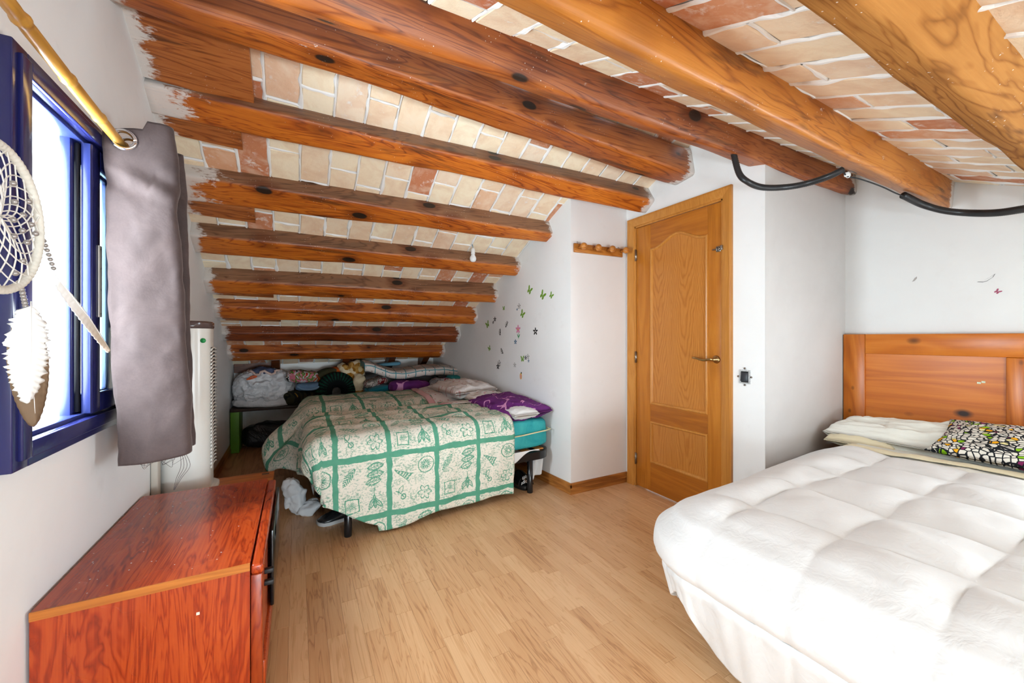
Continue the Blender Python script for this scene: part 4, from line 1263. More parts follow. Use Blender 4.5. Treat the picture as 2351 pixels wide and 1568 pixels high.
for y, z, a, s, lab in ((2.946, 1.574, -0.6, .062, 'highest green butterfly sticker on the white sticker wall'),
                        (2.760, 1.514, -0.7, .064, 'green butterfly sticker in the middle of the upper row of three'),
                        (2.645, 1.503, -0.7, .044, 'small green butterfly sticker nearest the wall corner'),
                        (3.373, 1.446, 0.0, .036, 'small upright green butterfly sticker below a beam end'),
                        (3.057, 1.374, -0.6, .060, 'green butterfly sticker above the pink flower sticker'),
                        (3.690, 1.299, 0.5, .062, 'leftmost green butterfly sticker beside the black blossoms'),
                        (3.652, 1.057, 0.5, .046, 'small green butterfly sticker at lower left of the sticker wall'),
                        (3.054, 0.978, 0.1, .048, 'lowest green butterfly sticker, near the ladybird sticker')):
    o = add('butterfly_sticker', flat_poly(rot2(BFLY, a, s), on_wall(y, z), SX, SZ), M_stg, smooth=False)
    sticker_label(o, lab, GB)
def flower2(n, r0, r1, ph=pi/2, m_=60):
    return [((lerp(r1, r0, 0.5+0.5*math.cos(n*t))**1)*math.cos(t+ph), lerp(r1, r0, 0.5+0.5*math.cos(n*t))*math.sin(t+ph)) for t in [2*pi*k/m_ for k in range(m_)]]
def ring2(n, r0, r1, th):
    return flower2(n, r0, r1), flower2(n, r0-th, r1-th*0.8)
GF = 'small blossom stickers'
for y, z, s, mt, lab in ((3.542, 1.352, .026, M_stk, 'larger of two black blossom stickers at upper left'), (3.576, 1.321, .017, M_stk, 'smaller of two black blossom stickers at upper left'),
                         (3.141, 1.424, .012, M_stb, 'tiny dark blue blossom sticker below the upper outline flower'), (3.169, 1.131, .024, M_stb, 'blue blossom sticker just under the pink flower stem'),
                         (2.859, 1.222, .034, M_stk, 'black blossom sticker standing alone at the right'), (3.006, 0.993, .020, M_stk, 'black blossom sticker beside the lowest butterfly'),
                         (2.960, 0.968, .014, M_stb, 'tiny blue blossom sticker at lower right'), (3.482, 0.888, .030, M_stk, 'black blossom sticker overlapping an outline flower at lower left')):
    o = empty('blossom_sticker', on_wall(y, z), lab, 'sticker', GF)
    add('petals', flat_poly(flower2(5, s, s*0.35), on_wall(y, z), SX, SZ), mt, parent=o, smooth=False)
    add('centre', flat_poly(flower2(5, s*0.2, s*0.2, 0, 12), on_wall(y, z, 0.0006), SX, SZ, 0.0004), M_sto, parent=o, smooth=False)
GO = 'outlined flower stickers'
for y, z, s, lab in ((3.109, 1.451, .026, 'outlined white flower sticker at the top centre of the sticker wall'), (2.971, 1.004, .024, 'outlined white flower sticker at lower right'),
                     (3.181, 0.920, .022, 'outlined white flower sticker left of the ladybird'), (3.458, 0.921, .032, 'outlined white flower sticker at lower left')):
    o = empty('flower_sticker', on_wall(y, z), lab, 'sticker', GO)
    add('outline', flat_poly(flower2(5, s, s*0.45), on_wall(y, z), SX, SZ), M_stk, parent=o, smooth=False)
    add('petals', flat_poly(flower2(5, s*0.84, s*0.34), on_wall(y, z, 0.0006), SX, SZ, 0.0004), M_sto, parent=o, smooth=False)
    add('centre', flat_poly(flower2(5, s*0.2, s*0.2, 0, 12), on_wall(y, z, 0.001), SX, SZ, 0.0003), M_stk, parent=o, smooth=False)
GE = 'bee stickers'
for y, z, a, lab in ((3.318, 1.292, 0.9, 'black and white bee sticker left of the pink flower, upper'), (3.438, 1.222, 1.5, 'black and white bee sticker below the black blossoms'), (3.404, 1.042, 2.2, 'black and white bee sticker, lowest of the three')):
    o = empty('bee_sticker', on_wall(y, z), lab, 'sticker', GE); s = .034
    ell = lambda rx, ry, ox, oy: [(ox+rx*math.cos(2*pi*k/20), oy+ry*math.sin(2*pi*k/20)) for k in range(20)]
    add('wings', merge(flat_poly(rot2(ell(.5, .32, -.1, .45), a, s), on_wall(y, z), SX, SZ), flat_poly(rot2(ell(.34, .24, .55, .4), a, s), on_wall(y, z), SX, SZ)), M_stk, parent=o, smooth=False)
    add('wing_fill', merge(flat_poly(rot2(ell(.40, .23, -.1, .45), a, s), on_wall(y, z, .0006), SX, SZ, .0004), flat_poly(rot2(ell(.25, .16, .55, .4), a, s), on_wall(y, z, .0006), SX, SZ, .0004)), M_sto, parent=o, smooth=False)
    add('body', flat_poly(rot2(ell(1.0, .30, 0, 0), a, s), on_wall(y, z, .001), SX, SZ, .0004), M_stk, parent=o, smooth=False)
    for q in (-.35, .15, .6):
        add('stripe', flat_poly(rot2(ell(.10, .24, q, 0), a, s), on_wall(y, z, .0014), SX, SZ, .0004), M_sto, parent=o, smooth=False)
o = empty('tulip_sticker', on_wall(3.117, 1.16), 'pink flower sticker with green stem and leaves', 'sticker')
add('petals', flat_poly(flower2(5, .040, .018), on_wall(3.125, 1.245), SX, SZ), M_stp, parent=o, smooth=False)
add('centre', flat_poly(flower2(5, .008, .008, 0, 14), on_wall(3.125, 1.245, .0006), SX, SZ, .0004), M_sty, parent=o, smooth=False)
add('stem', flat_poly([(-.002, 0), (.002, 0), (.004, .06), (0, .06)], on_wall(3.117, 1.158), SX, SZ), M_sts, parent=o, smooth=False)
for s_ in (-1, 1):
    add('leaf', flat_poly([(0, .01), (s_*.012, .018), (s_*.024, .045), (s_*.010, .036)], on_wall(3.117, 1.158), SX, SZ), M_sts, parent=o, smooth=False)
o = empty('ladybird_sticker', on_wall(3.08, 0.80), 'pink and yellow ladybird sticker, lowest on the sticker wall', 'sticker')
add('body', flat_poly([(.017*math.cos(2*pi*k/24), .028*math.sin(2*pi*k/24)) for k in range(24)], on_wall(3.08, 0.826), SX, SZ), M_sty, parent=o, smooth=False)
for dx, dz in ((-.007, .010), (.007, .010), (-.008, -.006), (.008, -.006), (0, .0), (0, -.018)):
    add('spot', flat_poly([(dx+.005*math.cos(2*pi*k/12), dz+.005*math.sin(2*pi*k/12)) for k in range(12)], on_wall(3.08, 0.826, .0006), SX, SZ, .0004), M_stp, parent=o, smooth=False)
add('head', flat_poly([(.008*math.cos(2*pi*k/14)+.008, .03+.008*math.sin(2*pi*k/14)) for k in range(14)], on_wall(3.08, 0.826), SX, SZ), M_stk, parent=o, smooth=False)
# remains of stickers on the headboard wall
HX = Vector((0, -1, 0))
def on_head(y, z, lift=0): return Vector((XH-0.0006-lift, y, z))
tag(add('leaf_sticker', flat_poly([(-.012, -.014), (.0, -.010), (.010, .004), (.010, .016), (.0, .008)], on_head(.968, 1.525), HX, SZ), plain('grey_sticker', (0.36, 0.33, 0.31), 0.6), smooth=False), 'small grey leaf-shaped mark on the wall above the headboard', 'sticker')
o = empty('bird_sticker', on_head(.683, 1.47), 'outlined white bird wing sticker above the headboard', 'sticker')
wing = [(-.034, -.016), (-.010, -.008), (.010, .002), (.034, .022), (.026, .004), (.012, -.008), (.004, -.016), (-.012, -.020)]
add('outline', flat_poly(wing, on_head(.683, 1.493), HX, SZ), plain('grey_outline', (0.18, 0.18, 0.18), 0.5), parent=o, smooth=False)
add('fill', flat_poly([(a*0.85, b*0.78-0.001) for a, b in wing], on_head(.683, 1.493, .0006), HX, SZ, .0004), M_sto, parent=o, smooth=False)
tag(add('butterfly_sticker', flat_poly(rot2(BFLY, -.8, .022), on_head(.643, 1.416), HX, SZ), plain('wine_sticker', (0.35, 0.06, 0.12), 0.5), smooth=False), 'tiny wine red sticker on the wall above the headboard', 'sticker')
# ================================================================== THE TWO SINGLE BEDS UNDER THE ROOF
BO = Vector((0.02, 2.50, 0)); BA = math.radians(2.6)
def bl(x, y, z):
    return (BO.x + x*math.cos(BA) - y*math.sin(BA), BO.y + x*math.sin(BA) + y*math.cos(BA), z)
M_frame = plain('black_enamel', (0.010, 0.010, 0.011), 0.22, 0, 0.5)
def teal_cloth():
    m = Mat('teal_cotton', 0.75, 0.2); v = m.coord()
    a = m.noise(v, 5, 5, 0.65, 0.5); b = m.noise(v, 25, 3, 0.6, 0.7)
    m.col(m.mix(ramp01(a, 0.3, 0.7), srgb(24, 138, 146), srgb(74, 182, 180))); m.bump(b, 0.35, 0.02); return m.m
M_teal = teal_cloth()
def loop_path(x0, x1, y0, y1, r, z, n=8):
    P_ = []
    for cx_, cy_, a0 in ((x1-r, y1-r, 0), (x0+r, y1-r, 90), (x0+r, y0+r, 180), (x1-r, y0+r, 270)):
        for k in range(n+1):
            a = math.radians(a0+90*k/n); P_.append(bl(cx_+r*math.cos(a), cy_+r*math.sin(a), z))
    P_.append(P_[0]); return P_
def single_bed(y0, label):
    root = empty('single_bed', bl(0.87, y0+0.44, 0), label, 'bed', 'single beds under the quilt')
    sh_ = -0.11*y0
    lp = loop_path(0.07+sh_, 1.74+sh_, y0, y0+0.88, 0.13, 0.272)
    V, F = [], []; n = len(lp)-1
    cen = Vector(bl(0.87, y0+0.44, 0.272))
    for p in lp[:-1]:
        p = Vector(p); o_ = (p-cen); o_.z = 0; o_.normalize()
        for a, b in ((0, -.03), (0, .028), (-.022, .034), (-.045, .034), (-.045, -.03)): V.append(tuple(p + o_*a + Vector((0, 0, b))))
    for i in range(n):
        for k in range(5):
            F.append((i*5+k, ((i+1) % n)*5+k, ((i+1) % n)*5+(k+1) % 5, i*5+(k+1) % 5))
    sharp(add('frame', (V, F), M_frame, parent=root), 40)
    for k in range(12):
        xs_ = 0.18 + sh_ + 1.45*k/11
        P4 = [bl(xs_-.03, y0+.02, .31), bl(xs_+.03, y0+.02, .31), bl(xs_+.03, y0+.86, .31), bl(xs_-.03, y0+.86, .31)]
        add('slat', extrude(P4, (0, 0, .008)), M_rail, parent=root, smooth=False)
    for x_ in (0.245, 1.53):
        for y_ in (0.012, 0.86):
            p = bl(x_+sh_, y0+y_, 0)
            add('leg', lathe([(0.020, 0.0), (0.022, 0.004), (0.022, 0.245)], (p[0], p[1], 0), 18), M_frame, parent=root)
    return root
single_bed(0.0, 'near single bed with black metal frame and legs under the green leaf quilt')
single_bed(0.92, 'far single bed beside the heap of bedding, under the green leaf quilt')
def softbox(cx_, cy_, cz_, lx, ly, lz, e=0.45, rotM=None, wr=0.01, fq=4.0, seed=0.0, nu=48, nv=26, flat=True, ridged=False, ez=None):
    V, F, U = [], [], []
    ez = ez or e
    sg = lambda q, p: math.copysign(abs(q)**p, q)
    for i in range(nv+1):
        ph = -pi/2 + pi*i/nv
        for j in range(nu):
            th = 2*pi*j/nu
            x_ = sg(math.cos(ph), ez)*sg(math.cos(th), e); y_ = sg(math.cos(ph), ez)*sg(math.sin(th), e); z_ = sg(math.sin(ph), ez)
            p = Vector((x_*lx/2, y_*ly/2, z_*lz/2))
            f_ = fbm(p.x*fq+seed, p.y*fq+seed*2, p.z*fq, 4)
            if ridged: f_ = (abs(f_)*-2+0.6)
            p = p + p.normalized()*f_*wr
            if flat: p.z = max(p.z, -lz/2)
            V.append(p); U.append((p.x, p.y))
    for i in range(nv):
        for j in range(nu):
            j2 = (j+1) % nu
            F.append((i*nu+j, i*nu+j2, (i+1)*nu+j2, (i+1)*nu+j))
    M_ = Matrix.Translation((cx_, cy_, cz_)) @ (rotM.to_4x4() if rotM else Matrix.Identity(4))
    return ([tuple(M_ @ v) for v in V], F), U
RB = Matrix.Rotation(BA, 3, 'Z')
for y0, lab in ((0.0, 'thick teal mattress of the near single bed with a cream zip line'), (0.92, 'teal mattress of the far single bed, mostly hidden by the quilt')):
    c = bl(0.87, y0+0.44, 0.435)
    mt = empty('mattress', (c[0], c[1], 0.319), lab, 'mattress', 'teal mattresses')
    c = bl(0.955 - y0*0.11, y0+0.44, 0.435)
    vf, U = softbox(c[0], c[1], c[2], 1.55, 0.86, 0.232, 0.16, RB, 0.012, 6, y0, 80, 24, ez=0.22)
    add('cover', vf, M_teal, parent=mt)
    P_ = []
    for k in range(40):
        x_ = lerp(1.30, 1.72, k/30) if k <= 30 else 1.725
        y_ = -0.003 if k <= 30 else lerp(0.0, 0.2, (k-30)/9)
        if k > 26 and k <= 30: y_ = lerp(-0.003, 0.02, (k-26)/4)
        P_.append(bl(x_-y0*0.11, y0+y_-0.004, 0.442 + 0.015*smoothstep(1.4, 1.7, x_)))
    z_ = add('zip', tube(P_, 0.005, 6), plain('cream_zip', (0.72, 0.62, 0.36), 0.6), parent=mt); z_['label'] = 'cream zip'

# ---- green leaf quilt
def quilt_mat():
    m = Mat('green_leaf_print', 0.8, 0.15)
    uv = m.coord('UV'); u_, v_, _ = m.sep(uv)
    wob = m.noise(uv, 9, 3); wob2 = m.noise(m.coord('UV', (1, 1, 1), (3, 5, 0)), 24, 3)
    CW, CH = 0.30, 0.35
    uu = (u_ - 0.19)/CW + (wob-0.5)*0.09 + (wob2-0.5)*0.03
    vv = (v_ + 0.175)/CH + (m.noise(m.coord('UV', (1, 1, 1), (7, 2, 0)), 9, 3)-0.5)*0.09 + (wob2-0.5)*0.03
    cu, cv = fr(uu), fr(vv)
    line = mx(ab(cu-0.5), ab(cv-0.5)) > 0.452
    par = mod(fl(uu) + fl(vv), 2.0)           # two kinds of cell
    thk = 0.020
    def outline(d, w_=0.020): return ab(d) < w_
    def at(cx_, cy_, s, ang=0.0):
        a, b = (cu-cx_)*(1/s), (cv-cy_)*(CH/CW/s)
        if ang:
            c_, s_ = math.cos(ang), math.sin(ang); return a*c_ + b*s_, b*c_ - a*s_
        return a, b
    def leaf(cx_, cy_, s, ang, fat=0.42, veins=True):
        a, b = at(cx_, cy_, s, ang)
        d = ab(b) - (1.0 - a*a)*fat
        o_ = (ab(d) < 0.09)*(ab(a) < 1.05)
        if veins:
            vv_ = ((ab(b) < 0.05) + (ab(fr((a - ab(b)*0.8)*2.6)-0.5) < 0.09))*(d < 0.0)*(ab(a) < 1.0)
            o_ = mx(o_, vv_)
        return mn(o_, 1.0)
    # cell kind A: citrus slice, shell, outline flower, stem
    a, b = at(0.76, 0.74, 0.17); r = length(a, b); th = at2(b, a)
    petal = (cs(th*9.0)*0.18 + 0.62 - r)
    citrus = mx(outline(r-0.98, 0.06), (petal > 0.0)*(ab(fr(th*1.43)-0.5) < 0.38)*(r > 0.16))
    a, b = at(0.27, 0.64, 0.20, -0.6)
    body = (ab(b) < (a*0.22 + 0.26))*(ab(a) < 1.0)
    shell = body*mx(ab(fr(a*3.2 - b*0.5)-0.5) < 0.28, 1.0-(ab(b) < (a*0.22+0.18)))
    a, b = at(0.73, 0.24, 0.15); r = length(a, b); th = at2(b, a)
    fl6 = mx(outline(r - (ab(cs(th*3.0))*0.45+0.50), 0.085), (r < 0.13))
    fl6 = mx(fl6, (ab(fr(th*0.9549)-0.5) < 0.05)*(r < 0.7))
    a, b = at(0.28, 0.24, 0.14, 0.5); r = length(a, b)
    stem = mx(outline(r-0.35, 0.08), (ab(a + b*b*0.25) < 0.07)*(ab(b-0.7) < 0.75))
    stem = mx(stem, leaf(0.22, 0.36, 0.09, 1.1, 0.5, False))
    kA = mx(mx(citrus, shell), mx(fl6, stem))
    # cell kind B: three leaves, feather leaf, framed star, trident
    kB = mx(mx(leaf(0.73, 0.84, 0.16, 0.15), leaf(0.72, 0.71, 0.16, 0.1)), leaf(0.70, 0.585, 0.15, 0.15))
    a, b = at(0.24, 0.72, 0.20, 0.95)
    fea = (ab(b) < (1.0-a*a)*0.34)*(ab(a) < 1.0)*(ab(fr((a+ab(b)*1.2)*4.0)-0.5) < 0.3)
    a, b = at(0.29, 0.24, 0.13); mxab = mx(ab(a), ab(b)); r = length(a, b); th = at2(b, a)
    star = mx(outline(mxab-0.95, 0.09), (r < (ab(cs(th*4.0))*0.5+0.18))*(ab(fr(th*1.2732)-0.5) < 0.36))
    tri = mx(mx(leaf(0.66, 0.22, 0.12, 1.05, 0.3), leaf(0.73, 0.25, 0.13, 1.57, 0.26)), leaf(0.80, 0.22, 0.12, 2.1, 0.3))
    tri = mx(tri, (ab(cu-0.73) < 0.008)*(ab(cv-0.40) < 0.07))
    scr = m.noise(m.coord('UV', (300, 90, 1)), 1.0, 2)
    frame_txt = (mxab > 1.15)*(mxab < 1.5)*(scr > 0.56)*(ab(cu-0.29) < 0.2)
    kB = mx(mx(kB, fea), mx(mx(star, tri), frame_txt))
    motif = kA*(1.0-par) + kB*par
    wear = m.noise(m.coord('UV', (1, 1, 1), (1, 9, 0)), 120, 3)
    motif = motif*ramp01(wear, 0.30, 0.45)
    sp = m.noise(m.coord('UV', (70, 95, 1)), 1.0, 4, 0.7); sp2 = m.noise(uv, 14, 3)
    speck = ramp01(sp + (sp2-0.5)*0.40, 0.50, 0.60)*0.66
    ink = clamp(mx(mx(line*0.96, motif*0.95), speck))
    cloth = m.mix(m.noise(uv, 5, 3), srgb(228, 222, 208), srgb(216, 210, 196))
    m.col(m.mix(ink, cloth, m.mix(wob2, srgb(58, 134, 108), srgb(86, 158, 130))))
    # quilting stitches
    st1 = m.noise(uv, 18, 4, 0.6, 0.6)
    m.bump(st1, 0.25, 0.012)
    return m.m
qprof = [(0, 0), (.035, .006), (.065, .028), (.085, .065), (.092, .12), (.094, .22), (.090, .34), (.082, .56), (.08, .7)]
ql = [0.0]
for a, b in zip(qprof, qprof[1:]): ql.append(ql[-1] + math.hypot(b[0]-a[0], b[1]-a[1]))
def qp(d):
    for i in range(len(ql)-1):
        if d <= ql[i+1]:
            t = (d-ql[i])/(ql[i+1]-ql[i]); return lerp(qprof[i][0], qprof[i+1][0], t), lerp(qprof[i][1], qprof[i+1][1], t)
    return qprof[-1]
QX0, QX1 = 0.13, 1.372
def q_uv(u_, v_):
    x_ = lerp(QX1, QX0-0.42, u_)
    L_ = 0.585 - 0.20*smoothstep(0.44, 0.06, x_) - 0.17*smoothstep(0.10, -0.25, x_) + 0.008*math.sin(x_*14)
    if x_ > 0.42: L_ += 0.035*smoothstep(0.9, 0.42, x_)
    t_ = lerp(-L_, 1.78, v_)
    return x_, t_
def quilt(u_, v_):
    x_, t_ = q_uv(u_, v_)
    a, b = max(0, QX0-x_), max(0, -t_)
    a *= 0.52 + 0.48*smoothstep(0.0, 0.55, max(t_, 0))
    d = math.hypot(a, b)
    out, drop = qp(d)
    dx, dy_ = (a/d, b/d) if d > 1e-6 else (0, 0)
    X_ = max(x_, QX0) if a > 0 else x_
    T_ = max(t_, 0)
    # top shape: two humps with a valley between the beds
    h1 = 0.585 + 0.012*math.sin(min(1, T_/0.85)*pi)
    val = 0.075*math.exp(-((T_-0.87)/0.075)**2)
    h2 = 0.022*smoothstep(0.9, 1.1, T_)
    z = h1 - val + h2
    k = min(1.0, d/0.12)
    wr = 0.011*nz(x_*4.2, t_*4.2, 2) + 0.006*nz(x_*11, t_*11, 5) + 0.0035*nz(x_*26, t_*20, 7)
    pull = 0.007*math.sin((t_*1.0 + x_*0.22)*34 + 3*nz(x_*2, t_*2))*smoothstep(0.0, 0.2, T_)*smoothstep(1.0, 0.5, T_)
    z += (wr + pull)*(1-k) + 0.0
    flare = 0.0
    if a > 0:
        Yg = T_
        flare = 0.24*smoothstep(0.45, 1.05, Yg)*smoothstep(1.75, 1.25, Yg)*smoothstep(0.05, 0.42, d)
        drop *= 1 - 0.25*smoothstep(0.6, 1.1, Yg)
        z += 0.0
    hang = 0.007*math.sin(x_*9.5 + 0.6)*smoothstep(0.12, 0.5, b)*(1 if a == 0 else 0.6) + 0.010*nz(x_*7, b*3, 9)*smoothstep(0.1, 0.4, d)
    cornerfold = 0.05*smoothstep(0.05, 0.25, a)*smoothstep(0.05, 0.25, b)
    ft = 0.035*math.sin(T_*8.5)*smoothstep(0.08, 0.35, a)
    o_ = out + wr*k + hang + flare + ft - cornerfold
    X_ -= dx*o_
    Y_ = 2.50 + 0.045*X_ + 0.055 + T_ - dy_*o_
    # lean of the near drop toward the room at its left tip
    Y_ -= 0.03*smoothstep(0.9, 0.4, x_)*smoothstep(0.3, 0.6, b)
    z = max(z - drop, 0.012 + 0.004*nz(x_*9, t_*3))
    if T_ > 1.6: z -= 0.07*smoothstep(1.6, 1.78, T_)
    return (X_, Y_, z)
V, F, U = gridsurf(quilt, 150, 190)
QU = [q_uv(a, b) for a, b in U]
ql_o = add('quilt', (V, F), quilt_mat(), uv=QU); solidify(ql_o, 0.016, -1)
tag(ql_o, 'cream quilt printed with a green grid and leaf motifs over the two single beds', 'quilt')

# ---- pillows and linen at the head of the beds
def scroll_mat():
    m = Mat('purple_scroll_print', 0.75, 0.2); uv = m.coord('UV')
    a = m.noise(uv, 4.2, 0.5, 0.3, 0.9)
    lines = ab(fr(a*5.0)-0.5) < 0.045
    b = m.noise(uv, 9.0, 2)
    lines = lines*(b > 0.45)
    m.col(m.mix(lines, m.mix(b, srgb(92, 34, 104), srgb(120, 52, 128)), srgb(214, 150, 196))); m.bump(m.noise(uv, 25, 3), 0.3, 0.01); return m.m
M_purp = scroll_mat()
def floral_mat(name, base, spot, spot2, sc=26):
    m = Mat(name, 0.8, 0.15); uv = m.coord('UV')
    v = m.voronoi(uv, sc); sx = m.n('ShaderNodeSeparateColor'); m.link(v.outputs['Color'], sx.inputs[0]); r = Ex(sx.outputs[0])
    d = Ex(v.outputs['Distance'])
    c = m.mix((d < 0.30)*(r > 0.55), base, spot); c = m.mix((d < 0.16)*(r < 0.3), c, spot2)
    m.col(c); m.bump(m.noise(uv, 22, 3), 0.3, 0.01); return m.m
M_flor = floral_mat('pale_floral_cotton', (0.76, 0.72, 0.70), (0.62, 0.40, 0.40), (0.42, 0.40, 0.38))
M_pink = sheet_mat('pink_cotton', srgb(222, 176, 178), srgb(212, 160, 164))
pp = empty('pillow', (1.53, 2.93, 0.56), 'plump purple pillow with pale scroll print on the teal mattress', 'pillow')
vf, U = cushion(1.535, 2.92, 0.605, 0.41, 0.68, 0.15, rot(x=3, y=-4, z=4), 3.3, 0.018, 48, 0.36)
add('pillowcase', vf, M_purp, parent=pp, uv=U)
vf, U = cushion(1.49, 2.63, 0.600, 0.22, 0.20, 0.085, rot(z=4), 8.0, 0.008, 24)
add('filling', vf, M_duvet, parent=pp)['label'] = 'white inner pillow showing at the open end'
vf, U = cushion(1.42, 3.72, 0.665, 0.42, 0.78, 0.17, rot(x=-2, y=-3, z=3), 6.1, 0.022, 48, 0.36)
tag(add('pillow', vf, M_flor, uv=U), 'pale floral pillow at the head of the far single bed, behind the purple pillow', 'pillow')
vf, U = cushion(1.50, 3.36, 0.625, 0.36, 0.34, 0.11, rot(z=10), 1.1, 0.018, 30)
tag(add('pillow', vf, M_flor, uv=U), 'small crumpled white floral pillow wedged between the purple and the pale floral pillow', 'pillow')
def fsheet(u_, v_):
    x_ = lerp(1.10, 1.64, u_) - 0.05*math.sin(v_*3); y_ = lerp(3.18, 4.25, v_)
    return (x_, y_ - 0.12*u_*0, 0.605 + 0.016*nz(x_*6, y_*6, 2) + 0.012*smoothstep(0, .2, u_) + 0.02*smoothstep(3.5, 3.7, y_) - 0.065*math.exp(-((y_-3.43)/0.08)**2))
V, F, U = gridsurf(fsheet, 30, 50)
fsr = empty('bed_sheet', (1.4, 3.7, 0.58), 'pale floral sheet with a pink border folded back beside the quilt', 'sheet')
solidify(add('cloth', (V, F), M_flor, parent=fsr, uv=[(a*0.6, b*1.0) for a, b in U]), 0.004)
def pborder(u_, v_):
    x_, y_, z_ = fsheet(u_*0.12-0.04, v_); return (x_, y_, z_ + 0.006 + 0.006*math.sin(u_*pi))
V, F, U = gridsurf(pborder, 6, 50)
solidify(add('border', (V, F), M_pink, parent=fsr), 0.004)['label'] = 'pink border'
def hang_cloth(u_, v_):
    x_ = lerp(1.36, 1.76, u_); z_ = lerp(0.315, 0.10 + 0.12*abs(u_-0.62), v_)
    p = bl(x_-0.02, -0.012 + 0.15*smoothstep(.35, .95, u_) + 0.02*math.sin(u_*16)*v_, z_); return p
V, F, U = gridsurf(hang_cloth, 30, 16)
def under_sheet(u_, v_):
    x_ = lerp(1.33, 1.60, u_); drop = (0.05+0.04*math.sin(u_*5+1))*v_*(1-u_*0.7)
    return bl(x_, -0.008 - 0.004*v_, 0.325 - drop)
V, F, U = gridsurf(under_sheet, 20, 6)
us = empty('under_sheet', bl(1.5, 0.0, 0.1), 'white under-sheet escaping below the teal mattress by the bed leg', 'sheet')
solidify(add('hem', (V, F), M_duvet, parent=us), 0.003)
def corner_drop(u_, v_):
    z_ = lerp(0.25, 0.05+0.05*u_, v_); x_ = lerp(1.60, 1.70, u_) - 0.03*v_*(1-u_)
    return bl(x_, 0.10 + 0.02*math.sin(u_*11+v_*2), z_)
V, F, U = gridsurf(corner_drop, 18, 18)
solidify(add('hanging_corner', (V, F), M_duvet, parent=us), 0.003)

# ---- bench along the back wall
M_bench = plain('dark_brown_board', (0.035, 0.018, 0.012), 0.35, var=0.2)
M_green = plain('green_paint', (0.10, 0.26, 0.012), 0.5, var=0.15)
bn = empty('bench', (0.4, 5.02, 0), 'dark plank bench with lime green legs along the back wall', 'bench')
add('seat_board', box(-0.594, 1.45, 4.86, 5.19, 0.415, 0.447, 0.004), M_bench, parent=bn)
for x_ in (-0.592, 0.45, 1.36):
    add('leg', box(x_, x_+0.075, 4.875, 5.17, 0.0, 0.415, 0.003), M_green, parent=bn)

# ---- things on and around the bench
def bag_mat(name, c, tr=0.15):
    m = Mat(name, 0.30, 0.5); v = m.coord(); a = m.noise(v, 6, 5, 0.65, 0.8)
    m.col(m.mix(a, tuple(q*0.75 for q in c), tuple(min(1, q*1.2) for q in c))); m.bump(a, 0.9, 0.03); return m.m
M_bag = bag_mat('pale_plastic_film', (0.60, 0.59, 0.60)); M_bin = bag_mat('black_plastic_film', (0.016, 0.017, 0.02))
pb = empty('plastic_bag', (-0.30, 4.98, 0.447), 'bulging pale grey plastic bag full of clothes on the bench', 'bag')
vf, U = softbox(-0.305, 4.985, 0.635, 0.53, 0.36, 0.385, 0.78, None, 0.034, 9.0, 2.0, 130, 90, ridged=True)
add('bag', vf, M_bag, parent=pb)
vf, U = softbox(-0.28, 4.93, 0.50, 0.60, 0.22, 0.10, 0.7, None, 0.04, 6, 7.0, 60, 20)
add('slumped_fold', vf, M_bag, parent=pb)
vf, U = softbox(-0.30, 4.96, 0.81, 0.24, 0.20, 0.09, 0.7, None, 0.03, 9, 3.0)
add('contents', vf, plain('blue_grey_clothes', (0.06, 0.075, 0.14), 0.8, var=0.7, scale=14), parent=pb)['label'] = 'blue grey clothes showing at the top'
def rimf(k): a = 2*pi*k/40; return (-0.30+0.15*math.cos(a)+0.01*math.sin(k*3), 4.955+0.12*math.sin(a), 0.805+0.022*math.sin(k*1.1))
add('rim', tube([rimf(k) for k in range(41)], 0.012, 8), bag_mat('peach_film', (0.62, 0.44, 0.38)), parent=pb)
add('tie', tube(spline([(-0.45, 4.83, 0.745), (-0.40, 4.825, 0.775), (-0.365, 4.83, 0.77), (-0.42, 4.822, 0.748), (-0.45, 4.83, 0.745)], 24), 0.007, 6), plain('orange_tie', (0.62, 0.10, 0.02), 0.5), parent=pb)['label'] = 'orange tie tape'
vf, U = softbox(-0.26, 5.06, 0.125, 0.50, 0.24, 0.25, 0.5, None, 0.03, 6, 5.0, 60, 30)
tag(add('bin_bag', vf, M_bin), 'black plastic bag lying under the bench on the floor', 'bag')

def print_mat(name, cols, sc=8, seed=0.0, stripes=None):
    m = Mat(name, 0.8, 0.15); v = m.coord('Object', (1, 1, 1), (seed, seed, seed))
    a = m.noise(v, sc, 3, 0.5, 1.2)
    n = len(cols); m.col(m.ramp(a, [(0.30+0.40*k/n, c) for k, c in enumerate(cols)], 'CONSTANT'))
    m.bump(m.noise(v, 18, 3), 0.5, 0.02); return m.m
M_rosef = print_mat('rose_print', [(0.012, 0.012, 0.014), (0.50, 0.50, 0.48), (0.52, 0.14, 0.18), (0.10, 0.17, 0.03), (0.45, 0.44, 0.42), (0.40, 0.03, 0.02), (0.55, 0.26, 0.03)], 7)
vf, U = softbox(0.06, 4.90, 0.745, 0.30, 0.26, 0.13, 0.6, rot(y=8), 0.03, 7, 1.0)
tag(add('folded_garment', vf, M_rosef), 'rose printed garment folded on the bench beside the grey bag', 'garment', 'clothes on the bench')
M_jean = plain('denim', (0.10, 0.17, 0.27), 0.85, var=0.4, scale=18, bump=0.3)
jn = empty('folded_jeans', (0.12, 4.82, 0.60), 'blue jeans folded under the rose printed garment', 'jeans', 'clothes on the bench')
vf, U = softbox(0.11, 4.86, 0.645, 0.24, 0.22, 0.085, 0.6, None, 0.02, 8, 4.0)
add('cloth', vf, M_jean, parent=jn)
add('hem', tube(spline([(0.0, 4.765, 0.655), (0.05, 4.745, 0.628), (0.12, 4.74, 0.618), (0.19, 4.745, 0.632), (0.23, 4.765, 0.66)], 24), 0.011, 8), plain('denim_hem', (0.16, 0.26, 0.38), 0.85), parent=jn)
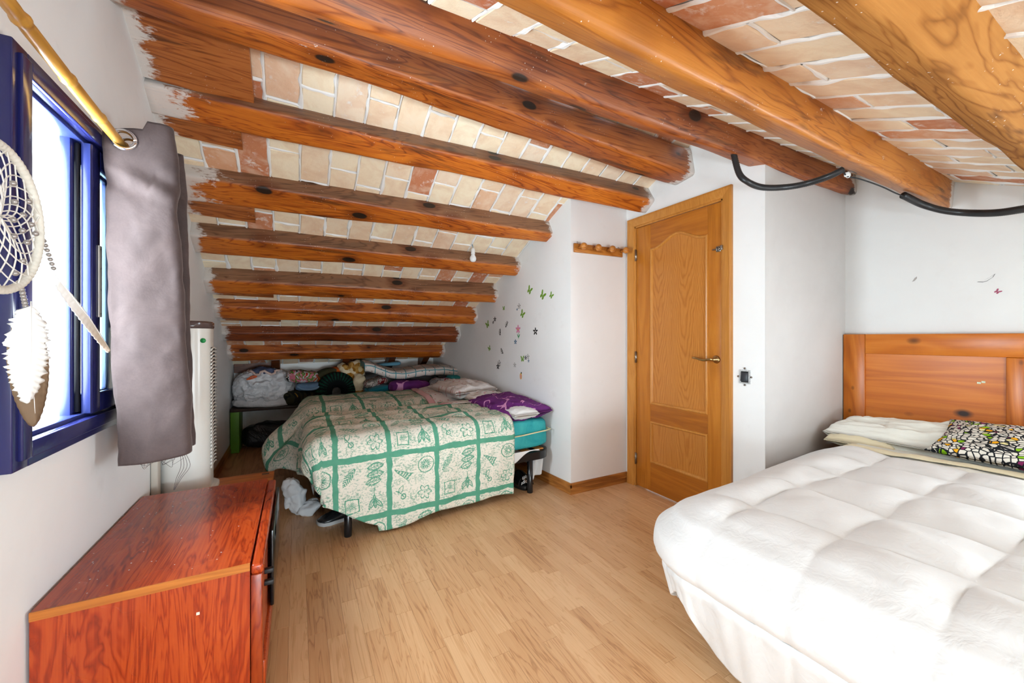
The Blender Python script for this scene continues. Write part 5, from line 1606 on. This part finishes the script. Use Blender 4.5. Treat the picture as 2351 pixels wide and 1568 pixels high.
vf, U = softbox(0.08, 4.93, 0.525, 0.42, 0.30, 0.155, 0.5, None, 0.03, 6, 12.0)
tag(add('folded_garment', vf, print_mat('olive_dark_cloth', [(0.010, 0.010, 0.008), (0.03, 0.028, 0.014), (0.012, 0.012, 0.010), (0.30, 0.16, 0.02)], 4)), 'dark olive clothes bundle lying on the bench under the jeans', 'garment', 'clothes on the bench')
def knit():
    m = Mat('black_green_knit', 0.9, 0.1); x_, y_, z_ = m.sep(m.coord('Object'))
    th = at2(z_ - 0.05, x_); r = length(x_, z_ - 0.05)
    rib = ab(fr(th*5.0)-0.5) < 0.26
    wv = m.noise(m.coord('Object', (40, 40, 40)), 1.0, 2)
    m.col(m.mix(rib*ramp01(r, 0.10, 0.13)*ramp01(wv, 0.3, 0.6), (0.006, 0.007, 0.007), (0.005, 0.050, 0.028))); return m.m
arch = []
for k in range(25):
    a = pi*k/24; arch.append((0.385 - 0.13*math.cos(a), 4.80, 0.55 + 0.155*math.sin(a)**0.8))
tag(add('knitted_jumper', tube(spline(arch, 40), [0.085]*41, 18), knit()), 'black and dark green ribbed jumper rolled over on the bench', 'jumper', 'clothes on the bench')
vf, U = softbox(0.36, 4.97, 0.72, 0.42, 0.22, 0.22, 0.6, rot(y=-14), 0.02, 5, 3.0)
tag(add('folded_garment', vf, print_mat('orange_olive_stripes', [(0.045, 0.040, 0.016), (0.05, 0.045, 0.02), (0.42, 0.08, 0.01), (0.05, 0.045, 0.02)], 3.0)), 'orange and olive garment behind the rolled dark jumper', 'garment', 'clothes on the bench')
def brown_floral():
    m = Mat('mustard_flower_print', 0.8, 0.15); v = m.coord('Object')
    vo = m.voronoi(v, 6.5); d = Ex(vo.outputs['Distance']); a = m.noise(v, 14, 3, 0.6, 1.0)
    c = m.mix(ramp01(a, 0.40, 0.62), srgb(150, 96, 28), srgb(196, 150, 78)); c = m.mix((d + (a-0.5)*0.5) < 0.2, c, srgb(214, 188, 140))
    c = m.mix(((d + (a-0.5)*0.4) > 0.46), c, srgb(222, 204, 170))
    m.col(c); m.bump(a, 0.5, 0.02); return m.m
M_bfl = brown_floral()
bf = empty('blanket', (0.58, 4.90, 0.46), 'mustard brown flower print blanket standing folded between the jumper and the checked quilt', 'blanket')
for (a, b, c, dx, dy_, dz, ry, sd) in ((0.60, 4.95, 0.745, 0.19, 0.26, 0.30, 0, 1.0), (0.61, 4.84, 0.60, 0.15, 0.24, 0.30, 6, 2.0), (0.50, 4.92, 0.775, 0.11, 0.22, 0.22, -32, 3.0)):
    vf, U = softbox(a, b, c, dx, dy_, dz, 0.6, rot(y=ry), 0.03, 7, sd)
    add('fold', vf, M_bfl, parent=bf)

def check_mat():
    m = Mat('checked_satin', 0.45, 0.4); uv = m.coord('UV'); u_, v_, _ = m.sep(uv)
    S = 0.115
    a, b = fr(u_/S), fr(v_/S)
    g = mx((ab(a-0.5) > 0.455), (ab(b-0.5) > 0.44))
    dots = m.voronoi(m.coord('UV', (24, 24, 24)), 1.0); dd = Ex(dots.outputs['Distance'])
    c = m.mix(m.noise(uv, 9, 3), srgb(206, 192, 184), srgb(222, 210, 202))
    c = m.mix((dd < 0.20)*0.8, c, srgb(112, 62, 34)); c = m.mix(g, c, srgb(70, 140, 148))
    m.col(c); return m.m
def chk(u_, v_):
    s = u_*1.10
    x_ = 0.64 + s*0.94
    sag = -0.10*smoothstep(0.0, 0.36, s) + 0.03*smoothstep(0.4, 0.75, s) - 0.02*smoothstep(0.9, 1.1, s)
    zt = 0.85 + sag
    # cross-section: bottom-front round the front edge to the top and back
    w_ = v_
    if w_ < 0.30:
        a = w_/0.30; th = -pi/2 + pi*a; yy = -0.035*math.cos(th); zz = 0.045*math.sin(th)
    else:
        a = (w_-0.30)/0.70; yy = a*0.44; zz = 0.045 + 0.018*math.sin(a*pi)
    wr = 0.010*nz(x_*6, w_*5, 3) + 0.005*nz(x_*16, w_*9, 1)
    return (x_, 4.56 - 0.10*s + yy, zt + zz + wr)
V, F, U = gridsurf(chk, 90, 40)
cq = add('folded_quilt', (V, F), check_mat(), uv=[(a*1.1, b*0.60) for a, b in U]); solidify(cq, 0.07, -1)
tag(cq, 'folded shiny quilt with teal check lines lying on top of the bedding heap', 'quilt')
def heap(name, label, c, s, mat, rt=None, wr=0.02, sd=1.0, e=0.55, cat='bedding', grp='folded bedding in the heap'):
    vf, U = softbox(c[0], c[1], c[2], s[0], s[1], s[2], e, rt, wr, 6, sd)
    return tag(add(name, vf, mat, uv=U), label, cat, grp)
heap('folded_sheet', 'light blue sheet folded at the foot of the mustard blanket', (0.74, 4.62, 0.535), (0.30, 0.30, 0.07), sheet_mat('pale_blue_cotton', srgb(112, 158, 178)), sd=3.0)
heap('folded_sheet', 'turquoise sheet folded on the light blue sheet', (0.80, 4.64, 0.595), (0.26, 0.26, 0.075), sheet_mat('turquoise_cotton', srgb(28, 128, 150)), rot(y=-8), sd=5.0)
heap('folded_cloth', 'striped white and dark red cloth above the turquoise sheet', (0.78, 4.70, 0.675), (0.26, 0.26, 0.09), print_mat('striped_cloth', [srgb(190, 180, 172), srgb(120, 112, 104), srgb(200, 190, 184), srgb(110, 20, 24), srgb(190, 182, 174)], 12), rot(y=-14), sd=6.0)
heap('folded_bedspread', 'purple scroll print bedspread folded under the checked quilt', (1.12, 4.52, 0.625), (0.46, 0.30, 0.13), M_purp, rot(y=3), 0.03, sd=7.0)
heap('folded_lining', 'beige ribbed lining fold peeking out under the purple bedspread', (1.18, 4.44, 0.560), (0.34, 0.22, 0.045), print_mat('beige_ribs', [srgb(190, 172, 150), srgb(150, 132, 112), srgb(204, 188, 168)], 20), rot(y=-4), 0.02, sd=8.0)
heap('shopping_bag', 'crumpled white and red plastic bag between purple bedspread and floral pillow', (1.45, 4.45, 0.640), (0.24, 0.22, 0.12), print_mat('white_red_film', [srgb(186, 186, 192), srgb(150, 152, 160), srgb(196, 196, 200), srgb(170, 24, 34), srgb(180, 182, 188)], 9), None, 0.05, sd=9.0, cat='bag')
heap('folded_towel', 'teal towel corner under the right end of the checked quilt', (1.62, 4.42, 0.690), (0.16, 0.16, 0.07), M_teal, None, 0.02, sd=10.0)
heap('folded_shirt', 'light blue folded shirt on top of the heap under the lowest beam', (0.98, 5.02, 0.845), (0.30, 0.16, 0.045), sheet_mat('sky_blue_cotton', srgb(104, 160, 184)), rot(y=-3), 0.02, sd=11.0)
heap('storage_bundle', 'grey bundle of blankets supporting the checked quilt on the bench', (1.02, 4.92, 0.60), (1.10, 0.42, 0.29), plain('grey_blanket', (0.16, 0.15, 0.15), 0.9, var=0.3), None, 0.03, sd=12.0)
heap('storage_bundle', 'dark bundle between far bed and bench under the folded sheets', (1.05, 4.56, 0.42), (1.15, 0.30, 0.18), plain('dark_blanket', (0.05, 0.05, 0.055), 0.9, var=0.3), None, 0.02, sd=13.0)
tag(add('string_loop', tube(spline([(1.60, 4.60, 0.70), (1.615, 4.58, 0.79), (1.635, 4.56, 0.82), (1.65, 4.55, 0.78), (1.645, 4.54, 0.71)], 30), 0.004, 6), plain('white_cord_plastic', (0.75, 0.74, 0.72), 0.4)), 'white string loop standing up at the right end of the heap', 'string')

# ---- wooden brackets below the lowest beam
M_brk = beam_mat('bracket_timber', srgb(48, 20, 8), srgb(92, 44, 18), srgb(126, 66, 30), smear=False)
for k, (x_, lab) in enumerate(((-0.24, 'small dark wooden bracket above the grey plastic bag'), (0.46, 'small dark wooden bracket above the mustard blanket'), (0.98, 'small dark wooden bracket above the left end of the checked quilt'), (1.40, 'small dark wooden bracket above the right end of the checked quilt'))):
    pts = [(x_, 5.20, 0.76), (x_, 5.20, 0.93), (x_, 4.90, 1.04), (x_, 4.90, 0.93)]
    tag(add('bracket', extrude(pts, (0.075, 0, 0)), M_brk, smooth=False), lab, 'bracket', 'brackets under the lowest beam')
tag(add('wall_board', box(-0.594, -0.25, 5.155, 5.198, 0.79, 0.92, 0.003), M_brk, smooth=False), 'dark board on the back wall behind the grey plastic bag', 'board')

# ---- under the near bed
def shoe(root, c, ang, L, up, sole, lace):
    """low trainer built from cross-sections, toe along +x"""
    secs = [(-0.5, .26, .30, .10), (-0.46, .33, .42, .06), (-0.38, .36, .50, .05), (-0.25, .36, .50, .05), (-0.10, .36, .40, .05), (0.08, .39, .30, .05), (0.24, .42, .235, .05), (0.38, .38, .19, .06), (0.46, .28, .15, .07), (0.50, .14, .11, .08)]
    M_ = Matrix.Translation(c) @ Matrix.Rotation(ang, 4, 'Z')
    def ringu(s):
        x_, w_, h_, _ = s; out = []
        for k in range(14):
            a = pi*k/13
            out.append(tuple(M_ @ Vector((x_*L, 0.5*w_*L*math.cos(a)*(1-0.12*math.sin(a)), 0.07*L + (h_*L-0.07*L)*max(0.0, math.sin(a))**0.8))))
        return out
    add('upper', loft([ringu(s) for s in secs]), up, parent=root)
    def rings_(s, z):
        x_, w_, _, lift = s
        return [tuple(M_ @ Vector((x_*L*1.03, q*w_*0.53*L, z*L + (lift-0.05)*0.8*L*(1 if abs(x_) > 0.4 else 0)*(1-0.3*z)))) for q in (1, -1)]
    V = []
    top_ = [rings_(s, 0.085) for s in secs]; bot = [rings_(s, 0.0) for s in secs]
    outl = [r_[0] for r_ in top_] + [r_[1] for r_ in reversed(top_)]; outb = [r_[0] for r_ in bot] + [r_[1] for r_ in reversed(bot)]
    n = len(outl); V = outb + outl
    F = [tuple(range(n-1, -1, -1)), tuple(range(n, 2*n))] + [(i, (i+1) % n, n+(i+1) % n, n+i) for i in range(n)]
    sharp(add('sole', (V, F), sole, parent=root), 50)
    for k in range(4):
        x_ = (0.20-0.075*k)*L; h_ = (0.255+0.055*k)*L
        add('lace', tube([tuple(M_ @ Vector((x_, q*0.11*L, h_-0.012-abs(q)*0.02))) for q in (-1, -.3, .3, 1)], 0.0035, 6), lace, parent=root)
    add('side_stripe', tube([tuple(M_ @ Vector((q*L, -0.185*L, (0.12+0.10*(0.2-q))*L))) for q in (-.25, -.1, .05, .2)], 0.004, 6), sole, parent=root)
sn_ = empty('trainer', (0.21, 2.74, 0), 'shiny black trainer with grey sole beside the near bed leg', 'shoe')
shoe(sn_, (0.235, 2.78, 0.0), pi+0.18, 0.25, plain('black_shoe_leather', (0.012, 0.012, 0.013), 0.2), plain('grey_rubber', (0.42, 0.42, 0.42), 0.6), M_blackm)
sd_ = empty('slide_sandal', (1.56, 2.70, 0), 'black slide sandal with white lettering behind the right bed leg', 'sandal')
def foot_out(z, g=1.0):
    return [(1.545+0.05*g*math.cos(2*pi*k/28), 2.76+0.135*g*math.sin(2*pi*k/28), z) for k in range(28)]
add('sole', loft([foot_out(0.0), foot_out(0.03, 1.02), foot_out(0.034, 0.97)]), M_blackm, parent=sd_)
def strap(u_, v_):
    a = lerp(0.02, pi-0.02, u_); y_ = lerp(2.63, 2.74, v_)
    return (1.545+0.060*math.cos(a), y_ + 0.02*math.sin(a), 0.03+0.085*math.sin(a)**0.7*(0.75+0.25*v_))
V, F, U = gridsurf(strap, 24, 10)
stp = add('strap', (V, F), M_black, parent=sd_); solidify(stp, 0.006)
def text_mesh(s, size):
    c_ = bpy.data.curves.new('lettering', 'FONT'); c_.body = s; c_.size = size; c_.extrude = 0.0006; c_.align_x = 'CENTER'
    o = bpy.data.objects.new('lettering', c_); COL.objects.link(o)
    dg = bpy.context.evaluated_depsgraph_get(); me = bpy.data.meshes.new_from_object(o.evaluated_get(dg))
    V = [tuple(v.co) for v in me.vertices]; F = [tuple(p.vertices) for p in me.polygons]
    bpy.data.objects.remove(o, do_unlink=True); bpy.data.curves.remove(c_); bpy.data.meshes.remove(me)
    return V, F
tv, tf = text_mesh('adidas', 0.040)
tv2 = []
for x_, y_, z_ in tv:    # wrapped onto the front of the strap
    a = pi/2 - x_/0.062
    tv2.append((1.545+0.0625*math.cos(a), 2.622 + 0.02*math.sin(a) - z_ - 0.004, 0.042 + y_ + 0.028*(math.sin(a)-0.55)))
add('lettering', (tv2, tf), plain('white_print', (0.8, 0.8, 0.8), 0.5), parent=sd_, smooth=False)['label'] = 'white lettering'
tr = [(1.545-.03+.012*k, 2.634, 0.096-.004*abs(k-2)) for k in range(5)]
add('printed_mark', merge(*[tube([(x_, y_-.004, z_), (x_+.006, y_+.01, z_+.016)], 0.0035, 6) for x_, y_, z_ in tr]), plain('white_print_mark', (0.8, 0.8, 0.8), 0.5), parent=sd_)
vf, U = softbox(-0.02, 3.02, 0.115, 0.13, 0.12, 0.23, 0.8, None, 0.05, 9, 2.0, 48, 40)
pg = empty('paper_bag', (-0.02, 3.02, 0), 'crumpled white paper bag on the floor below the quilt corner', 'bag')
add('bag', vf, sheet_mat('white_paper', (0.66, 0.66, 0.67), fine=0.8, sc=14), parent=pg)
vf, U = softbox(0.06, 3.0, 0.035, 0.13, 0.12, 0.07, 0.8, None, 0.04, 12, 4.0, 40, 24)
add('crumpled_corner', vf, sheet_mat('white_paper_corner', (0.62, 0.62, 0.63), fine=0.8, sc=14), parent=pg)
for nm, lab, c, s in (('storage_box', 'dark red box under the middle of the near single bed', (0.75, 2.98, 0.10), (0.5, 0.34, 0.20)),):
    tag(add(nm, box(c[0]-s[0]/2, c[0]+s[0]/2, c[1]-s[1]/2, c[1]+s[1]/2, 0.0, s[2], 0.006), plain('dark_red_card', (0.07, 0.018, 0.012), 0.6)), lab, 'box')
